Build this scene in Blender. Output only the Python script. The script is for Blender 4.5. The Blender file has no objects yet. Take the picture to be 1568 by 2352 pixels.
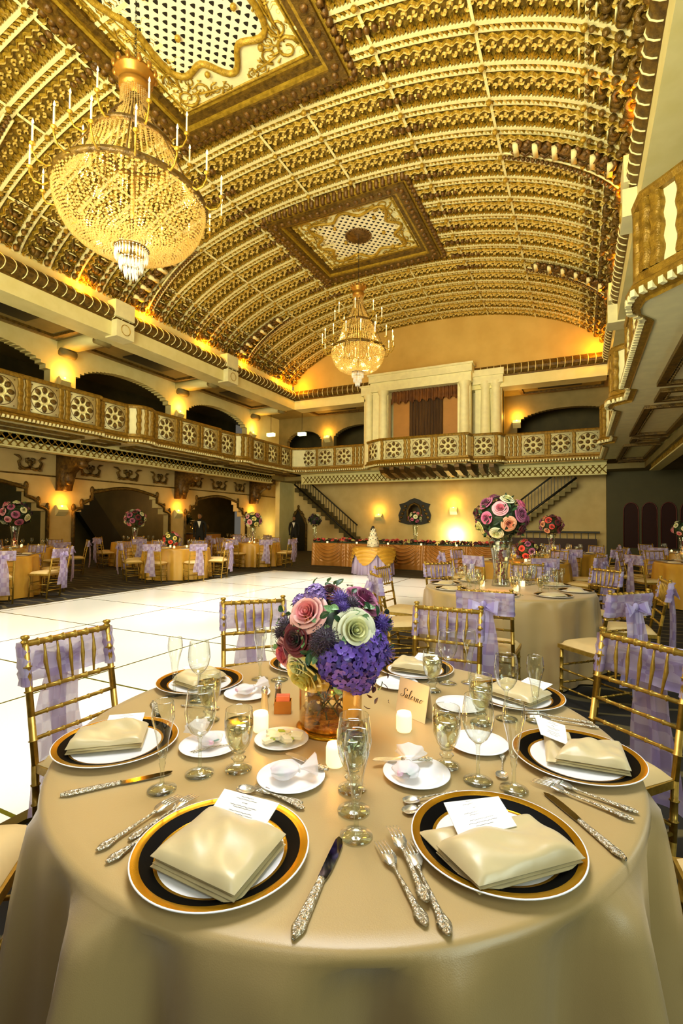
import bpy, bmesh, math, random
from math import sin, cos, pi, radians, sqrt, atan2, hypot
from mathutils import Vector, Matrix
random.seed(7)
S = bpy.context.scene
COL = S.collection

# ------------------------------------------------------------------ materials
def lin(h):
    h = h.lstrip('#')
    r = []
    for i in (0, 2, 4):
        c = int(h[i:i+2], 16)/255
        r.append(c/12.92 if c <= .04045 else ((c+.055)/1.055)**2.4)
    return (*r, 1)
MATS = {}
def new_mat(name):
    m = bpy.data.materials.new(name); m.use_nodes = True
    m.node_tree.nodes.clear(); MATS[name] = m
    return m, m.node_tree.nodes, m.node_tree.links
def pbr(name, col, rough=.5, metal=0, col2=None, scale=20, bump=0, bscale=60, emis=None, estr=0, sheen=0, spec=.5, stretch=None, coat=0, trans=0):
    m, N, L = new_mat(name)
    o = N.new('ShaderNodeOutputMaterial'); b = N.new('ShaderNodeBsdfPrincipled'); L.new(b.outputs[0], o.inputs[0])
    b.inputs['Base Color'].default_value = lin(col); b.inputs['Roughness'].default_value = rough
    b.inputs['Metallic'].default_value = metal; b.inputs['Specular IOR Level'].default_value = spec
    b.inputs['Coat Weight'].default_value = coat
    if sheen: b.inputs['Sheen Weight'].default_value = sheen
    tc = N.new('ShaderNodeTexCoord')
    vec = tc.outputs['Object']
    if stretch:
        mp = N.new('ShaderNodeMapping'); mp.inputs['Scale'].default_value = stretch; L.new(vec, mp.inputs[0]); vec = mp.outputs[0]
    n = N.new('ShaderNodeTexNoise'); n.inputs['Scale'].default_value = scale; n.inputs['Detail'].default_value = 3
    L.new(vec, n.inputs['Vector'])
    r = N.new('ShaderNodeValToRGB'); r.color_ramp.elements[0].position = .35; r.color_ramp.elements[1].position = .65
    c1 = lin(col); c2 = lin(col2) if col2 else tuple(min(1, v*.9) for v in c1[:3])+(1,)
    r.color_ramp.elements[0].color = c2; r.color_ramp.elements[1].color = c1
    L.new(n.outputs[0], r.inputs[0]); L.new(r.outputs[0], b.inputs['Base Color'])
    if bump:
        n2 = N.new('ShaderNodeTexNoise'); n2.inputs['Scale'].default_value = bscale; n2.inputs['Detail'].default_value = 3
        L.new(vec, n2.inputs['Vector'])
        bp = N.new('ShaderNodeBump'); bp.inputs['Strength'].default_value = bump; bp.inputs['Distance'].default_value = .02
        L.new(n2.outputs[0], bp.inputs['Height']); L.new(bp.outputs[0], b.inputs['Normal'])
    if emis:
        b.inputs['Emission Color'].default_value = lin(emis); b.inputs['Emission Strength'].default_value = estr
    if trans:
        t = N.new('ShaderNodeBsdfTransparent'); mx = N.new('ShaderNodeMixShader'); mx.inputs[0].default_value = trans
        L.new(b.outputs[0], mx.inputs[1]); L.new(t.outputs[0], mx.inputs[2]); L.new(mx.outputs[0], o.inputs[0])
    return m
CREAM = pbr('cream_plaster', '#e6e0a6', .6, scale=3, col2='#dfd898')
CREAMW = pbr('cream_white_paint', '#ece8b8', .5, scale=5)
GOLD = pbr('gilded_plaster', '#bb9a30', .38, .3, col2='#91741a', scale=14, bump=.5, bscale=50)
GOLDD = pbr('dark_gilded_plaster', '#74591c', .42, .3, col2='#49350e', scale=10, bump=.7, bscale=34)
BALG = pbr('balcony_gold_paint', '#9a7a26', .38, .35, col2='#745814', scale=14, bump=.5, bscale=50)
GOLDB = pbr('bright_gilded_relief', '#f0dc8c', .35, .15, col2='#d0b048', scale=30)
RIBC = pbr('cream_rib_paint', '#f2ecb2', .5, scale=8)
FRIEZE = pbr('frieze_ground_gold', '#94781f', .5, .15, col2='#5f4a10', scale=14, bump=.8, bscale=30)
BROWN = pbr('aged_brown_gold', '#785620', .42, .25, col2='#4a3210', scale=12, bump=.5, bscale=30)
CHAIRG = pbr('chair_gold_paint', '#bd9a42', .34, .6, col2='#a5832e', scale=40)
CUSH = pbr('ivory_cushion_cloth', '#e3c88a', .6, scale=8)
CLOTH = pbr('champagne_satin', '#b79c66', .34, 0, col2='#ad925a', scale=2, spec=.5, sheen=.25, bump=.06, bscale=500)
CLOTHY = pbr('gold_satin', '#d6a63c', .4, 0, col2='#c08f2c', scale=2, spec=.6)
NAP = pbr('napkin_satin', '#d6c594', .33, 0, col2='#cbb784', scale=3, spec=.6, sheen=.3, bump=.1, bscale=18)
COPPER = pbr('copper_satin', '#b9803c', .36, .1, col2='#9c6628', scale=2)
LAVS = pbr('lavender_underskirt_satin', '#b6a6cc', .45, col2='#9f8fbc', scale=2)
WHITEC = pbr('white_china', '#f7f7f7', .15, spec=.6, scale=2)
GOLDL = pbr('plate_gold_band', '#c4941c', .22, .8, col2='#b58512', scale=20)
BLACKC = pbr('plate_black_band', '#030302', .5, spec=.04, scale=3, col2='#070605')
SILVER = pbr('polished_silver', '#f6f3e8', .2, .85, scale=60, col2='#e4e0d0')
SILVERR = pbr('chased_silver_handle', '#f2eee0', .26, .85, col2='#b0a684', scale=160, bump=.6, bscale=160)
STEELD = pbr('knife_blade_steel', '#8d8a84', .06, 1, scale=10, col2='#7b7872')
PAPER = pbr('white_card_stock', '#fbf8f0', .7, scale=10)
INK = pbr('black_ink', '#1c1818', .6, scale=10)
INKG = pbr('grey_print', '#55555c', .6, scale=10)
IVORYP = pbr('ivory_card_stock', '#f3e6c4', .7, scale=10)
WAX = pbr('ivory_candle_sleeve', '#fff4da', .5, emis='#ffe0a0', estr=.5, scale=10)
FLAME = pbr('candle_flame', '#fff0c0', .5, emis='#ffc866', estr=30)
BULB = pbr('sconce_bulb', '#ffe8b0', .5, emis='#ffbf50', estr=18)
VOT = pbr('lit_votive_wax', '#fff6dc', .4, emis='#ffe9b0', estr=1.1, scale=10)
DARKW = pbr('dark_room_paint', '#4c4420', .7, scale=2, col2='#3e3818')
OLIVE = pbr('olive_wall_paint', '#85794a', .7, scale=2, col2='#776c40')
WALLC = pbr('warm_wall_paint', '#d8c084', .7, scale=2, col2='#cdb478')
DARKI = pbr('black_iron', '#15130d', .5, scale=10)
CURT = pbr('brown_drape', '#5a3c18', .7, col2='#3a2410', scale=2, stretch=(8, 8, .4))
VAL = pbr('rust_valance', '#7d4c1c', .6, col2='#5c3412', scale=4)
TERRA = pbr('terracotta_paint', '#b07a34', .6, scale=3)
REDG = pbr('dark_red_glass', '#2c0b06', .6, spec=.2, scale=4)
MIRR = pbr('mirror_glass', '#aaa890', .05, 1, scale=3)
GREEN = pbr('dark_green_leaf', '#2f5a34', .4, col2='#1c3c20', scale=30)
GREENL = pbr('variegated_leaf', '#4c8a4c', .4, col2='#9fc088', scale=16)
GREEND = pbr('foliage_dark', '#2c4424', .55, col2='#182814', scale=30)
BURGL = pbr('burgundy_leaf', '#4a1420', .4, col2='#2e0a14', scale=30)
PETALS = dict(pink=('#f4b9b4', '#f08f92'), cream=('#f4f4d2', '#e6e8a8'), mauve=('#b9628e', '#8e3c6c'), burg=('#6e1226', '#4c0818'),
              purple=('#6a48b4', '#462c8c'), lilac=('#9a7cc4', '#6c50a4'), yellow=('#eee48c', '#dcd46c'), coral=('#e8504a', '#b83028'),
              peach=('#f6b48c', '#e88c64'), blush=('#f0a8b4', '#e07088'), plum=('#3a2040', '#28142e'), rose=('#e0709a', '#b84878'))
PM = {k: (pbr('petal_'+k, a, .5, col2=a, scale=6, sheen=.2), pbr('petal_inner_'+k, b, .5, scale=6, sheen=.2)) for k, (a, b) in PETALS.items()}

def glass(name, tint='#ffffff', base=.02, power=3.0, rough=.02, refl='#ffffff'):
    """thin shell glass: facing-weighted mix of clear and glossy"""
    m, N, L = new_mat(name)
    o = N.new('ShaderNodeOutputMaterial'); t = N.new('ShaderNodeBsdfTransparent'); g = N.new('ShaderNodeBsdfGlossy')
    t.inputs[0].default_value = lin(tint); g.inputs[0].default_value = lin(refl); g.inputs['Roughness'].default_value = rough
    lw = N.new('ShaderNodeLayerWeight'); lw.inputs[0].default_value = .5
    p3 = N.new('ShaderNodeMath'); p3.operation = 'POWER'; L.new(lw.outputs['Facing'], p3.inputs[0]); p3.inputs[1].default_value = 4.0
    ec = N.new('ShaderNodeMix'); ec.data_type = 'RGBA'; L.new(p3.outputs[0], ec.inputs['Factor']); ec.inputs['A'].default_value = lin(tint); ec.inputs['B'].default_value = lin('#6e7468'); L.new(ec.outputs['Result'], t.inputs[0])  # dark outline painted into the edge tint, in place of real refraction
    p = N.new('ShaderNodeMath'); p.operation = 'POWER'; L.new(lw.outputs['Facing'], p.inputs[0]); p.inputs[1].default_value = power
    a = N.new('ShaderNodeMath'); a.operation = 'MULTIPLY_ADD'; L.new(p.outputs[0], a.inputs[0]); a.inputs[1].default_value = .75; a.inputs[2].default_value = base
    a.use_clamp = True
    mx = N.new('ShaderNodeMixShader'); L.new(a.outputs[0], mx.inputs[0]); L.new(t.outputs[0], mx.inputs[1]); L.new(g.outputs[0], mx.inputs[2])
    L.new(mx.outputs[0], o.inputs[0])
    return m
GLASS = glass('clear_stemware_glass', '#f8fbf6', .05, 1.9)
GLASSG = glass('amber_vase_glass', '#fffaee', .05, 2.6, refl='#fff0d0')
WATER = glass('ice_water', '#e9e6cc', .16, 1.2, .12, '#fffbe6')
def crystal():
    m, N, L = new_mat('cut_crystal')
    o = N.new('ShaderNodeOutputMaterial'); g = N.new('ShaderNodeBsdfGlossy'); t = N.new('ShaderNodeBsdfTranslucent'); tr = N.new('ShaderNodeBsdfTransparent')
    g.inputs[0].default_value = lin('#fffae8'); g.inputs['Roughness'].default_value = .12
    t.inputs[0].default_value = lin('#fff3cc'); tr.inputs[0].default_value = lin('#fff4d0')
    a = N.new('ShaderNodeMixShader'); a.inputs[0].default_value = .5; L.new(g.outputs[0], a.inputs[1]); L.new(t.outputs[0], a.inputs[2])
    b = N.new('ShaderNodeMixShader'); b.inputs[0].default_value = .22; L.new(a.outputs[0], b.inputs[1]); L.new(tr.outputs[0], b.inputs[2])
    L.new(b.outputs[0], o.inputs[0]); return m
CRYS = crystal()
def sash_mat():
    m, N, L = new_mat('lavender_organza')
    o = N.new('ShaderNodeOutputMaterial'); b = N.new('ShaderNodeBsdfPrincipled'); b.inputs['Roughness'].default_value = .35
    t = N.new('ShaderNodeBsdfTransparent'); tl = N.new('ShaderNodeBsdfTranslucent'); tl.inputs[0].default_value = lin('#cdbbe6')
    tc = N.new('ShaderNodeTexCoord'); c = N.new('ShaderNodeTexChecker'); c.inputs['Scale'].default_value = 13
    L.new(tc.outputs['Object'], c.inputs[0]); c.inputs[1].default_value = lin('#b6a6de'); c.inputs[2].default_value = lin('#cfc6ea')
    L.new(c.outputs[0], b.inputs['Base Color'])
    m1 = N.new('ShaderNodeMixShader'); m1.inputs[0].default_value = .35; L.new(b.outputs[0], m1.inputs[1]); L.new(tl.outputs[0], m1.inputs[2])
    mm = N.new('ShaderNodeMath'); mm.operation = 'MULTIPLY_ADD'; L.new(c.outputs['Fac'], mm.inputs[0]); mm.inputs[1].default_value = .12; mm.inputs[2].default_value = .14
    m2 = N.new('ShaderNodeMixShader'); L.new(mm.outputs[0], m2.inputs[0]); L.new(m1.outputs[0], m2.inputs[1]); L.new(t.outputs[0], m2.inputs[2])
    L.new(m2.outputs[0], o.inputs[0]); return m
SASH = sash_mat()
TULLE = pbr('white_tulle', '#fffafc', .6, scale=10, trans=.35)
def carpet_mat():
    m, N, L = new_mat('dark_scroll_carpet')
    o = N.new('ShaderNodeOutputMaterial'); b = N.new('ShaderNodeBsdfPrincipled'); L.new(b.outputs[0], o.inputs[0]); b.inputs['Roughness'].default_value = .9
    tc = N.new('ShaderNodeTexCoord'); w = N.new('ShaderNodeTexWave'); w.inputs['Scale'].default_value = 1.1; w.inputs['Distortion'].default_value = 7; w.inputs['Detail'].default_value = 2
    w.wave_type = 'RINGS'; L.new(tc.outputs['Object'], w.inputs[0])
    r = N.new('ShaderNodeValToRGB'); e = r.color_ramp.elements
    e[0].position = .0; e[0].color = lin('#16130c'); e[1].position = .9; e[1].color = lin('#17140d')
    x = e.new(.965); x.color = lin('#5c5230')
    L.new(w.outputs[0], r.inputs[0]); L.new(r.outputs[0], b.inputs['Base Color']); return m
CARPET = carpet_mat()
def dance_mat():
    m, N, L = new_mat('white_acrylic_dance_floor')
    o = N.new('ShaderNodeOutputMaterial'); b = N.new('ShaderNodeBsdfPrincipled'); L.new(b.outputs[0], o.inputs[0])
    b.inputs['Roughness'].default_value = .09; b.inputs['Specular IOR Level'].default_value = .6
    tc = N.new('ShaderNodeTexCoord'); sp = N.new('ShaderNodeSeparateXYZ'); L.new(tc.outputs['Object'], sp.inputs[0])
    def line(out, off, per, wid):
        a = N.new('ShaderNodeMath'); a.operation = 'SUBTRACT'; L.new(out, a.inputs[0]); a.inputs[1].default_value = off
        d = N.new('ShaderNodeMath'); d.operation = 'PINGPONG'; L.new(a.outputs[0], d.inputs[0]); d.inputs[1].default_value = per/2
        c = N.new('ShaderNodeMath'); c.operation = 'LESS_THAN'; L.new(d.outputs[0], c.inputs[0]); c.inputs[1].default_value = wid
        return c.outputs[0]
    mx = N.new('ShaderNodeMath'); mx.operation = 'MAXIMUM'
    L.new(line(sp.outputs[0], -3.9, 2.0, .012), mx.inputs[0]); L.new(line(sp.outputs[1], 2.9, 1.5, .012), mx.inputs[1])
    c = N.new('ShaderNodeMix'); c.data_type = 'RGBA'; L.new(mx.outputs[0], c.inputs['Factor'])
    c.inputs['A'].default_value = lin('#f8f8ee'); c.inputs['B'].default_value = lin('#5c5a10')
    L.new(c.outputs['Result'], b.inputs['Base Color']); return m
DANCE = dance_mat()
def grille_mat():
    m, N, L = new_mat('pierced_plaster_grille')
    o = N.new('ShaderNodeOutputMaterial'); b = N.new('ShaderNodeBsdfPrincipled'); L.new(b.outputs[0], o.inputs[0]); b.inputs['Roughness'].default_value = .6
    tc = N.new('ShaderNodeTexCoord'); sp = N.new('ShaderNodeSeparateXYZ'); L.new(tc.outputs['Object'], sp.inputs[0])
    def f(op, a, b_, c_=None):
        n = N.new('ShaderNodeMath'); n.operation = op
        for i, v in enumerate((a, b_, c_)):
            if v is None: continue
            if isinstance(v, (int, float)): n.inputs[i].default_value = v
            else: L.new(v, n.inputs[i])
        return n.outputs[0]
    K = 2*pi/.125
    u = f('MULTIPLY', f('ADD', sp.outputs[0], sp.outputs[1]), K*.62); v = f('MULTIPLY', f('SUBTRACT', sp.outputs[0], sp.outputs[1]), K*.62)
    su = f('SINE', f('ADD', u, f('MULTIPLY', f('SINE', v, 0), .9)), 0); sv = f('SINE', v, 0)
    h = f('GREATER_THAN', f('ADD', su, sv), .75)
    c = N.new('ShaderNodeMix'); c.data_type = 'RGBA'; L.new(h, c.inputs['Factor'])
    c.inputs['A'].default_value = lin('#f4efcf'); c.inputs['B'].default_value = lin('#0d0b05')
    L.new(c.outputs['Result'], b.inputs['Base Color']); return m
GRILLE = grille_mat()

# ------------------------------------------------------------------ mesh builder
class MB:
    def __init__(s): s.v = []; s.f = []; s.mi = []; s.m = 0; s.x = None
    def av(s, p):
        if s.x is not None: p = s.x @ Vector(p)
        s.v.append((p[0], p[1], p[2])); return len(s.v)-1
    def af(s, *i): s.f.append(i); s.mi.append(s.m)
    def box(s, x0, x1, y0, y1, z0, z1):
        i = [s.av(p) for p in ((x0, y0, z0), (x1, y0, z0), (x1, y1, z0), (x0, y1, z0), (x0, y0, z1), (x1, y0, z1), (x1, y1, z1), (x0, y1, z1))]
        for q in ((3, 2, 1, 0), (4, 5, 6, 7), (0, 1, 5, 4), (1, 2, 6, 5), (2, 3, 7, 6), (3, 0, 4, 7)): s.af(*[i[k] for k in q])
        return s
    def lathe(s, prof, n=24, c=(0, 0, 0), mats=None, wob=None):
        rows = []
        for r, z in prof:
            if r < 1e-5: rows.append([s.av((c[0], c[1], c[2]+z))])
            else: rows.append([s.av((c[0]+r*cos(2*pi*k/n), c[1]+r*sin(2*pi*k/n), c[2]+z)) for k in range(n)])
        for j in range(len(rows)-1):
            if mats: s.m = mats[j]
            a, b = rows[j], rows[j+1]
            for k in range(n):
                k2 = (k+1) % n
                if len(a) == 1 and len(b) == 1: continue
                if len(a) == 1: s.af(a[0], b[k2], b[k])
                elif len(b) == 1: s.af(a[k], a[k2], b[0])
                else: s.af(a[k], a[k2], b[k2], b[k])
        return s
    def tube(s, pts, r, n=6, closed=False, cap=True, flat=1.0):
        P = [Vector(p) for p in pts]; m = len(P); rr = r if isinstance(r, (list, tuple)) else [r]*m
        up = None; rows = []
        for i in range(m):
            a = P[i-1] if (i > 0 or closed) else P[i]; b = P[(i+1) % m] if (i < m-1 or closed) else P[i]
            t = (b-a)
            t = t.normalized() if t.length > 1e-9 else Vector((0, 0, 1))
            if up is None:
                up = Vector((0, 0, 1)) if abs(t.z) < .9 else Vector((1, 0, 0))
            u = up - t*up.dot(t)
            u = u.normalized() if u.length > 1e-6 else t.orthogonal().normalized()
            w = t.cross(u); up = u
            rows.append([s.av(P[i]+(u*cos(2*pi*k/n)*flat+w*sin(2*pi*k/n))*rr[i]) for k in range(n)])
        for i in range(m if closed else m-1):
            a, b = rows[i], rows[(i+1) % m]
            for k in range(n): s.af(a[k], a[(k+1) % n], b[(k+1) % n], b[k])
        if cap and not closed:
            s.af(*rows[0][::-1]); s.af(*rows[-1])
        return s
    def grid(s, fn, nu, nv, cu=False):
        ids = [[s.av(fn(i/(nu if cu else nu-1), j/(nv-1))) for j in range(nv)] for i in range(nu)]
        for i in range(nu if cu else nu-1):
            for j in range(nv-1):
                a = ids[i]; b = ids[(i+1) % nu]; s.af(a[j], b[j], b[j+1], a[j+1])
        return s
    def ball(s, c, r, nu=8, nv=6, sc=(1, 1, 1)):
        pr = [(0, -1)]+[(sin(pi*j/nv), -cos(pi*j/nv)) for j in range(1, nv)]+[(0, 1)]
        rows = []
        for q, z in pr:
            if q < 1e-5: rows.append([s.av((c[0], c[1], c[2]+z*r*sc[2]))])
            else: rows.append([s.av((c[0]+q*r*sc[0]*cos(2*pi*k/nu), c[1]+q*r*sc[1]*sin(2*pi*k/nu), c[2]+z*r*sc[2])) for k in range(nu)])
        for j in range(nv):
            a, b = rows[j], rows[j+1]
            for k in range(nu):
                k2 = (k+1) % nu
                if len(a) == 1: s.af(a[0], b[k2], b[k])
                elif len(b) == 1: s.af(a[k], a[k2], b[0])
                else: s.af(a[k], a[k2], b[k2], b[k])
        return s
    def prism(s, poly, z0, z1, pl='xy'):
        """extrude a 2D polygon; pl gives the axes of the polygon, the third axis spans z0..z1"""
        def mk(a, b, c): return {'xy': (a, b, c), 'xz': (a, c, b), 'yz': (c, a, b)}[pl]
        A = [s.av(mk(p[0], p[1], z0)) for p in poly]; B = [s.av(mk(p[0], p[1], z1)) for p in poly]; n = len(poly)
        s.af(*A[::-1]); s.af(*B)
        for k in range(n): s.af(A[k], A[(k+1) % n], B[(k+1) % n], B[k])
        return s
    def octa(s, c, r, h):
        t = s.av((c[0], c[1], c[2]+h)); b = s.av((c[0], c[1], c[2]-h))
        q = [s.av((c[0]+r*cos(k*pi/2+.5), c[1]+r*sin(k*pi/2+.5), c[2])) for k in range(4)]
        for k in range(4): s.af(q[k], q[(k+1) % 4], t); s.af(q[(k+1) % 4], q[k], b)
    def mesh(s, name, mats, smooth=True):
        me = bpy.data.meshes.new(name); me.from_pydata(s.v, [], s.f)
        for m in (mats if isinstance(mats, (list, tuple)) else [mats]): me.materials.append(m)
        me.polygons.foreach_set('material_index', s.mi)
        me.polygons.foreach_set('use_smooth', [smooth]*len(s.f)); me.update(); return me
    def build(s, name, mats, parent=None, smooth=True, loc=None, recalc=False, sharp=None):
        me = s.mesh(name, mats, smooth)
        if recalc:
            b = bmesh.new(); b.from_mesh(me); bmesh.ops.recalc_face_normals(b, faces=b.faces); b.to_mesh(me); b.free()
        if sharp is not None and smooth:
            try: me.set_sharp_from_angle(angle=radians(sharp))
            except Exception: pass
        return link(name, me, parent, loc)
def link(name, data, parent=None, loc=None, rot=None, scale=None):
    o = bpy.data.objects.new(name, data); COL.objects.link(o)
    if parent: o.parent = parent
    if loc: o.location = loc
    if rot: o.rotation_euler = rot
    if scale: o.scale = scale if isinstance(scale, (tuple, list)) else (scale,)*3
    return o
def tag(o, label=None, cat=None, group=None, kind=None):
    if label: o['label'] = label
    if cat: o['category'] = cat
    if group: o['group'] = group
    if kind: o['kind'] = kind
    return o
def thing(name, label, cat, loc=(0, 0, 0), rz=0, group=None, kind=None):
    o = bpy.data.objects.new(name, None); COL.objects.link(o); o.empty_display_size = .1
    o.location = loc; o.rotation_euler = (0, 0, rz)
    return tag(o, label, cat, group, kind)
KIDS = {}
def dup(root, loc, rz, label, group=None, scale=None):
    """a copy of a thing with copies of its parts and sub-parts"""
    if root.name not in KIDS: KIDS[root.name] = [(c, list(c.children)) for c in root.children]
    r = root.copy(); COL.objects.link(r); r.location = loc; r.rotation_euler = (0, 0, rz)
    r['label'] = label
    if group: r['group'] = group
    if scale: r.scale = (scale,)*3
    for c, gs in KIDS[root.name]:
        d = c.copy(); COL.objects.link(d); d.parent = r
        for g in gs:
            e = g.copy(); COL.objects.link(e); e.parent = d
    return r
def struct(o, label=None): 
    o['kind'] = 'structure'
    if label: o['label'] = label
    return o

# ------------------------------------------------------------------ room numbers
XL, XR, YB = -12.0, .9, 19.5          # inner faces of the cornice: left, right, back
XC = -5.6
def vz(x):
    t = min(abs((x-XC)/6.6), 1); return 7.7+2.15*(1-t**2.2)**.65
# arc table of the vault
ARC = []
def _arc():
    n = 600; s = 0; px = XC-6.55; pz = vz(px); ARC.append((0, px, pz))
    for i in range(1, n+1):
        x = XC-6.55*cos(pi*i/n); z = vz(x); s += hypot(x-px, z-pz); ARC.append((s, x, z)); px, pz = x, z
_arc()
ALEN = ARC[-1][0]
def arc(s, h=0):
    s = max(0, min(ALEN, s)); lo, hi = 0, len(ARC)-1
    while hi-lo > 1:
        m = (lo+hi)//2
        if ARC[m][0] <= s: lo = m
        else: hi = m
    a, b = ARC[lo], ARC[hi]; t = (s-a[0])/max(1e-9, b[0]-a[0])
    x = a[1]+(b[1]-a[1])*t; z = a[2]+(b[2]-a[2])*t; dx = b[1]-a[1]; dz = b[2]-a[2]; l = hypot(dx, dz) or 1
    return x+dz/l*h, z-dx/l*h       # inward normal

# ------------------------------------------------------------------ ceiling
b = MB(); b.grid(lambda i, j: (arc(i*ALEN, -.02)[0], -4+24*j, arc(i*ALEN, -.02)[1]), 80, 2)
ceiling = struct(b.build('ceiling', FRIEZE), 'gilded barrel vault ceiling over the ballroom')
PITCH = .75
def strip(b, s0, s1, t0, t1, h, n, d=.05):
    """raised band following the arch"""
    rows = []
    for i in range(n+1):
        s_ = s0+(s1-s0)*i/n; r = []
        for t, hh in ((t0, 0), (t0, h), (t1, h), (t1, 0)):
            x, z = arc(s_, hh); r.append(b.av((x, t, z)))
        rows.append(r)
    for i in range(n):
        for k in range(3): b.af(rows[i][k], rows[i+1][k], rows[i+1][k+1], rows[i][k+1])
def ridge(b, pts, w, h, s_off, t_off, base=.004):
    """relief stroke with a triangular section, points in (s, t) of the vault"""
    n = len(pts); rows = []
    for i in range(n):
        a = pts[max(0, i-1)]; c = pts[min(n-1, i+1)]; dx, dy = c[0]-a[0], c[1]-a[1]; l = hypot(dx, dy) or 1
        ww = (w[i] if isinstance(w, list) else w)/2; nx, ny = -dy/l*ww, dx/l*ww
        p = pts[i]; r = []
        for (u, v, hh) in ((p[0]+nx, p[1]+ny, base), (p[0], p[1], h), (p[0]-nx, p[1]-ny, base)):
            x, z = arc(s_off+u, hh); r.append(b.av((x, t_off+v, z)))
        rows.append(r)
    for i in range(n-1):
        for k in range(2): b.af(rows[i][k], rows[i+1][k], rows[i+1][k+1], rows[i][k+1])
def spiral(cx, cy, r, a0, turns, n=9):
    return [(cx+r*(1-.75*k/(n-1))*cos(a0+turns*2*pi*k/(n-1)), cy+r*(1-.75*k/(n-1))*sin(a0+turns*2*pi*k/(n-1))) for k in range(n)]
def taper(n, w): return [w*(.25+.75*sin(pi*(.15+.8*k/(n-1)))) for k in range(n)]
bosses = [ALEN/2+d for d in (-5.95, -4.2, -2.42, -.6, .6, 2.42, 4.2, 5.95)]
bm_rail, bm_fri = MB(), MB()
strip(bm_rail, 0, ALEN, 0, .065, .05, 90); strip(bm_rail, 0, ALEN, .165, .215, .03, 90)
for s_ in bosses:                      # cross bars over the frieze
    strip(bm_rail, s_-.028, s_+.028, .22, .75, .05, 1)
# gilded layer: leaf band, frieze scrolls, bosses
NL = int(ALEN/.085)
for k in range(NL):
    s_ = (k+.5)*ALEN/NL
    bm_fri.m = k % 2
    ridge(bm_fri, [(-.03, 0), (0, .05), (.03, .095)], [.02, .04, .01], .05, s_, .07)
    ridge(bm_fri, [(.03, .0), (.01, .05)], [.01, .02], .03, s_, .07)
def ridgeM(b, pts, *a):
    ridge(b, [(p[0], .53-p[1]) for p in pts], *a)
NM = int(ALEN/.19)
for k in range(NM):
    s_ = k*ALEN/NM; P = ALEN/NM; fl = 1 if k % 2 else -1
    bm_fri.m = 0
    ridgeM(bm_fri, [(P*i/8, .455+.03*sin(2*pi*i/8)) for i in range(9)], .034, .05, s_, .225)
    bm_fri.m = 1
    ridgeM(bm_fri, [(P*i/8, .425+.026*sin(2*pi*i/8+.3)) for i in range(9)], .012, .06, s_, .225)
    ridgeM(bm_fri, spiral(P*.27, .31, .058, 0, .95*fl), taper(9, .024), .055, s_, .225)
    ridgeM(bm_fri, spiral(P*.75, .22, .055, pi, -.9*fl), taper(9, .022), .05, s_, .225)
    bm_fri.m = 0
    for q, (cx, hh) in enumerate(((.2, .14), (.5, .19), (.8, .13))):
        ridgeM(bm_fri, [(P*cx-.012, .015), (P*cx+.018, hh*.4), (P*cx-.01, hh*.75), (P*cx+.012, hh)], [.05, .045, .03, .008], .055, s_, .225)
    bm_fri.m = 1
    ridgeM(bm_fri, [(P*.38, .02), (P*.33, .08), (P*.4, .14)], [.012, .018, .008], .045, s_, .225)
    ridgeM(bm_fri, [(P*.66, .03), (P*.61, .09), (P*.68, .15)], [.012, .018, .008], .045, s_, .225)
bm_fri.m = 0
for s_ in bosses:
    x, z = arc(s_, .11); bm_fri.ball((x, .04, z), .055, 8, 5)
me_rail = bm_rail.mesh('vault_rib', RIBC, False); me_fri = bm_fri.mesh('scroll_frieze', [GOLD, GOLDB], False)
# acanthus brackets where each rib lands on the cornice
bk = MB()
for side in (0, 1):
    def A(s_, h): 
        return arc(s_ if side == 0 else ALEN-s_, h)
    for j, (s_, w, hh) in enumerate(((.22, .30, .20), (.52, .26, .17), (.82, .2, .13), (1.08, .15, .09))):
        bk.m = 0
        for t in (-.16, .16):
            pts = []
            for q in range(8):
                a = -1.2+q*.75; r = hh*.55*(1-q/10)
                x, z = A(s_+cos(a)*r, hh*.45+sin(a)*r*.8); pts.append((x, .5+t*(1-.1*q), z))
            bk.tube(pts, [.05*(1-.08*q)*(w/.25) for q in range(8)], 5)
        x, z = A(s_, hh*.3); bk.ball((x, .5, z), w*.42, 8, 6, (1, .9, .9))
        bk.m = 1
        x, z = A(s_+.12, .10); bk.tube([(x, .5-.1, z), (x, .5, z+.01), (x, .5+.1, z)], .016, 4)
    bk.m = 0
    for q in range(5):
        x, z = A(.12+q*.22, .1); bk.ball((x, .05, z), .09-.01*q, 7, 5, (1, .8, 1))
me_bk = bk.mesh('acanthus_bracket', [GOLDD, RIBC])
lg = MB()
for side in (-1, 1):
    for q in range(6):
        x, z = arc(ALEN/2+side*(2.15+q*.15), .06); lg.ball((x, .47, z), .085-.005*q, 8, 6, (.85, 1, .7))
me_lg = lg.mesh('laurel_garland', BROWN)
for k in range(-1, 26):
    y = .05+k*PITCH+.02
    if y > YB-.3: continue
    link('vault_rib', me_rail, ceiling, (0, y, 0)); link('scroll_frieze', me_fri, ceiling, (0, y, 0))
    link('acanthus_bracket', me_bk, ceiling, (0, y, 0))
    if y < 15.2: link('laurel_garland', me_lg, ceiling, (0, y, 0))
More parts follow.
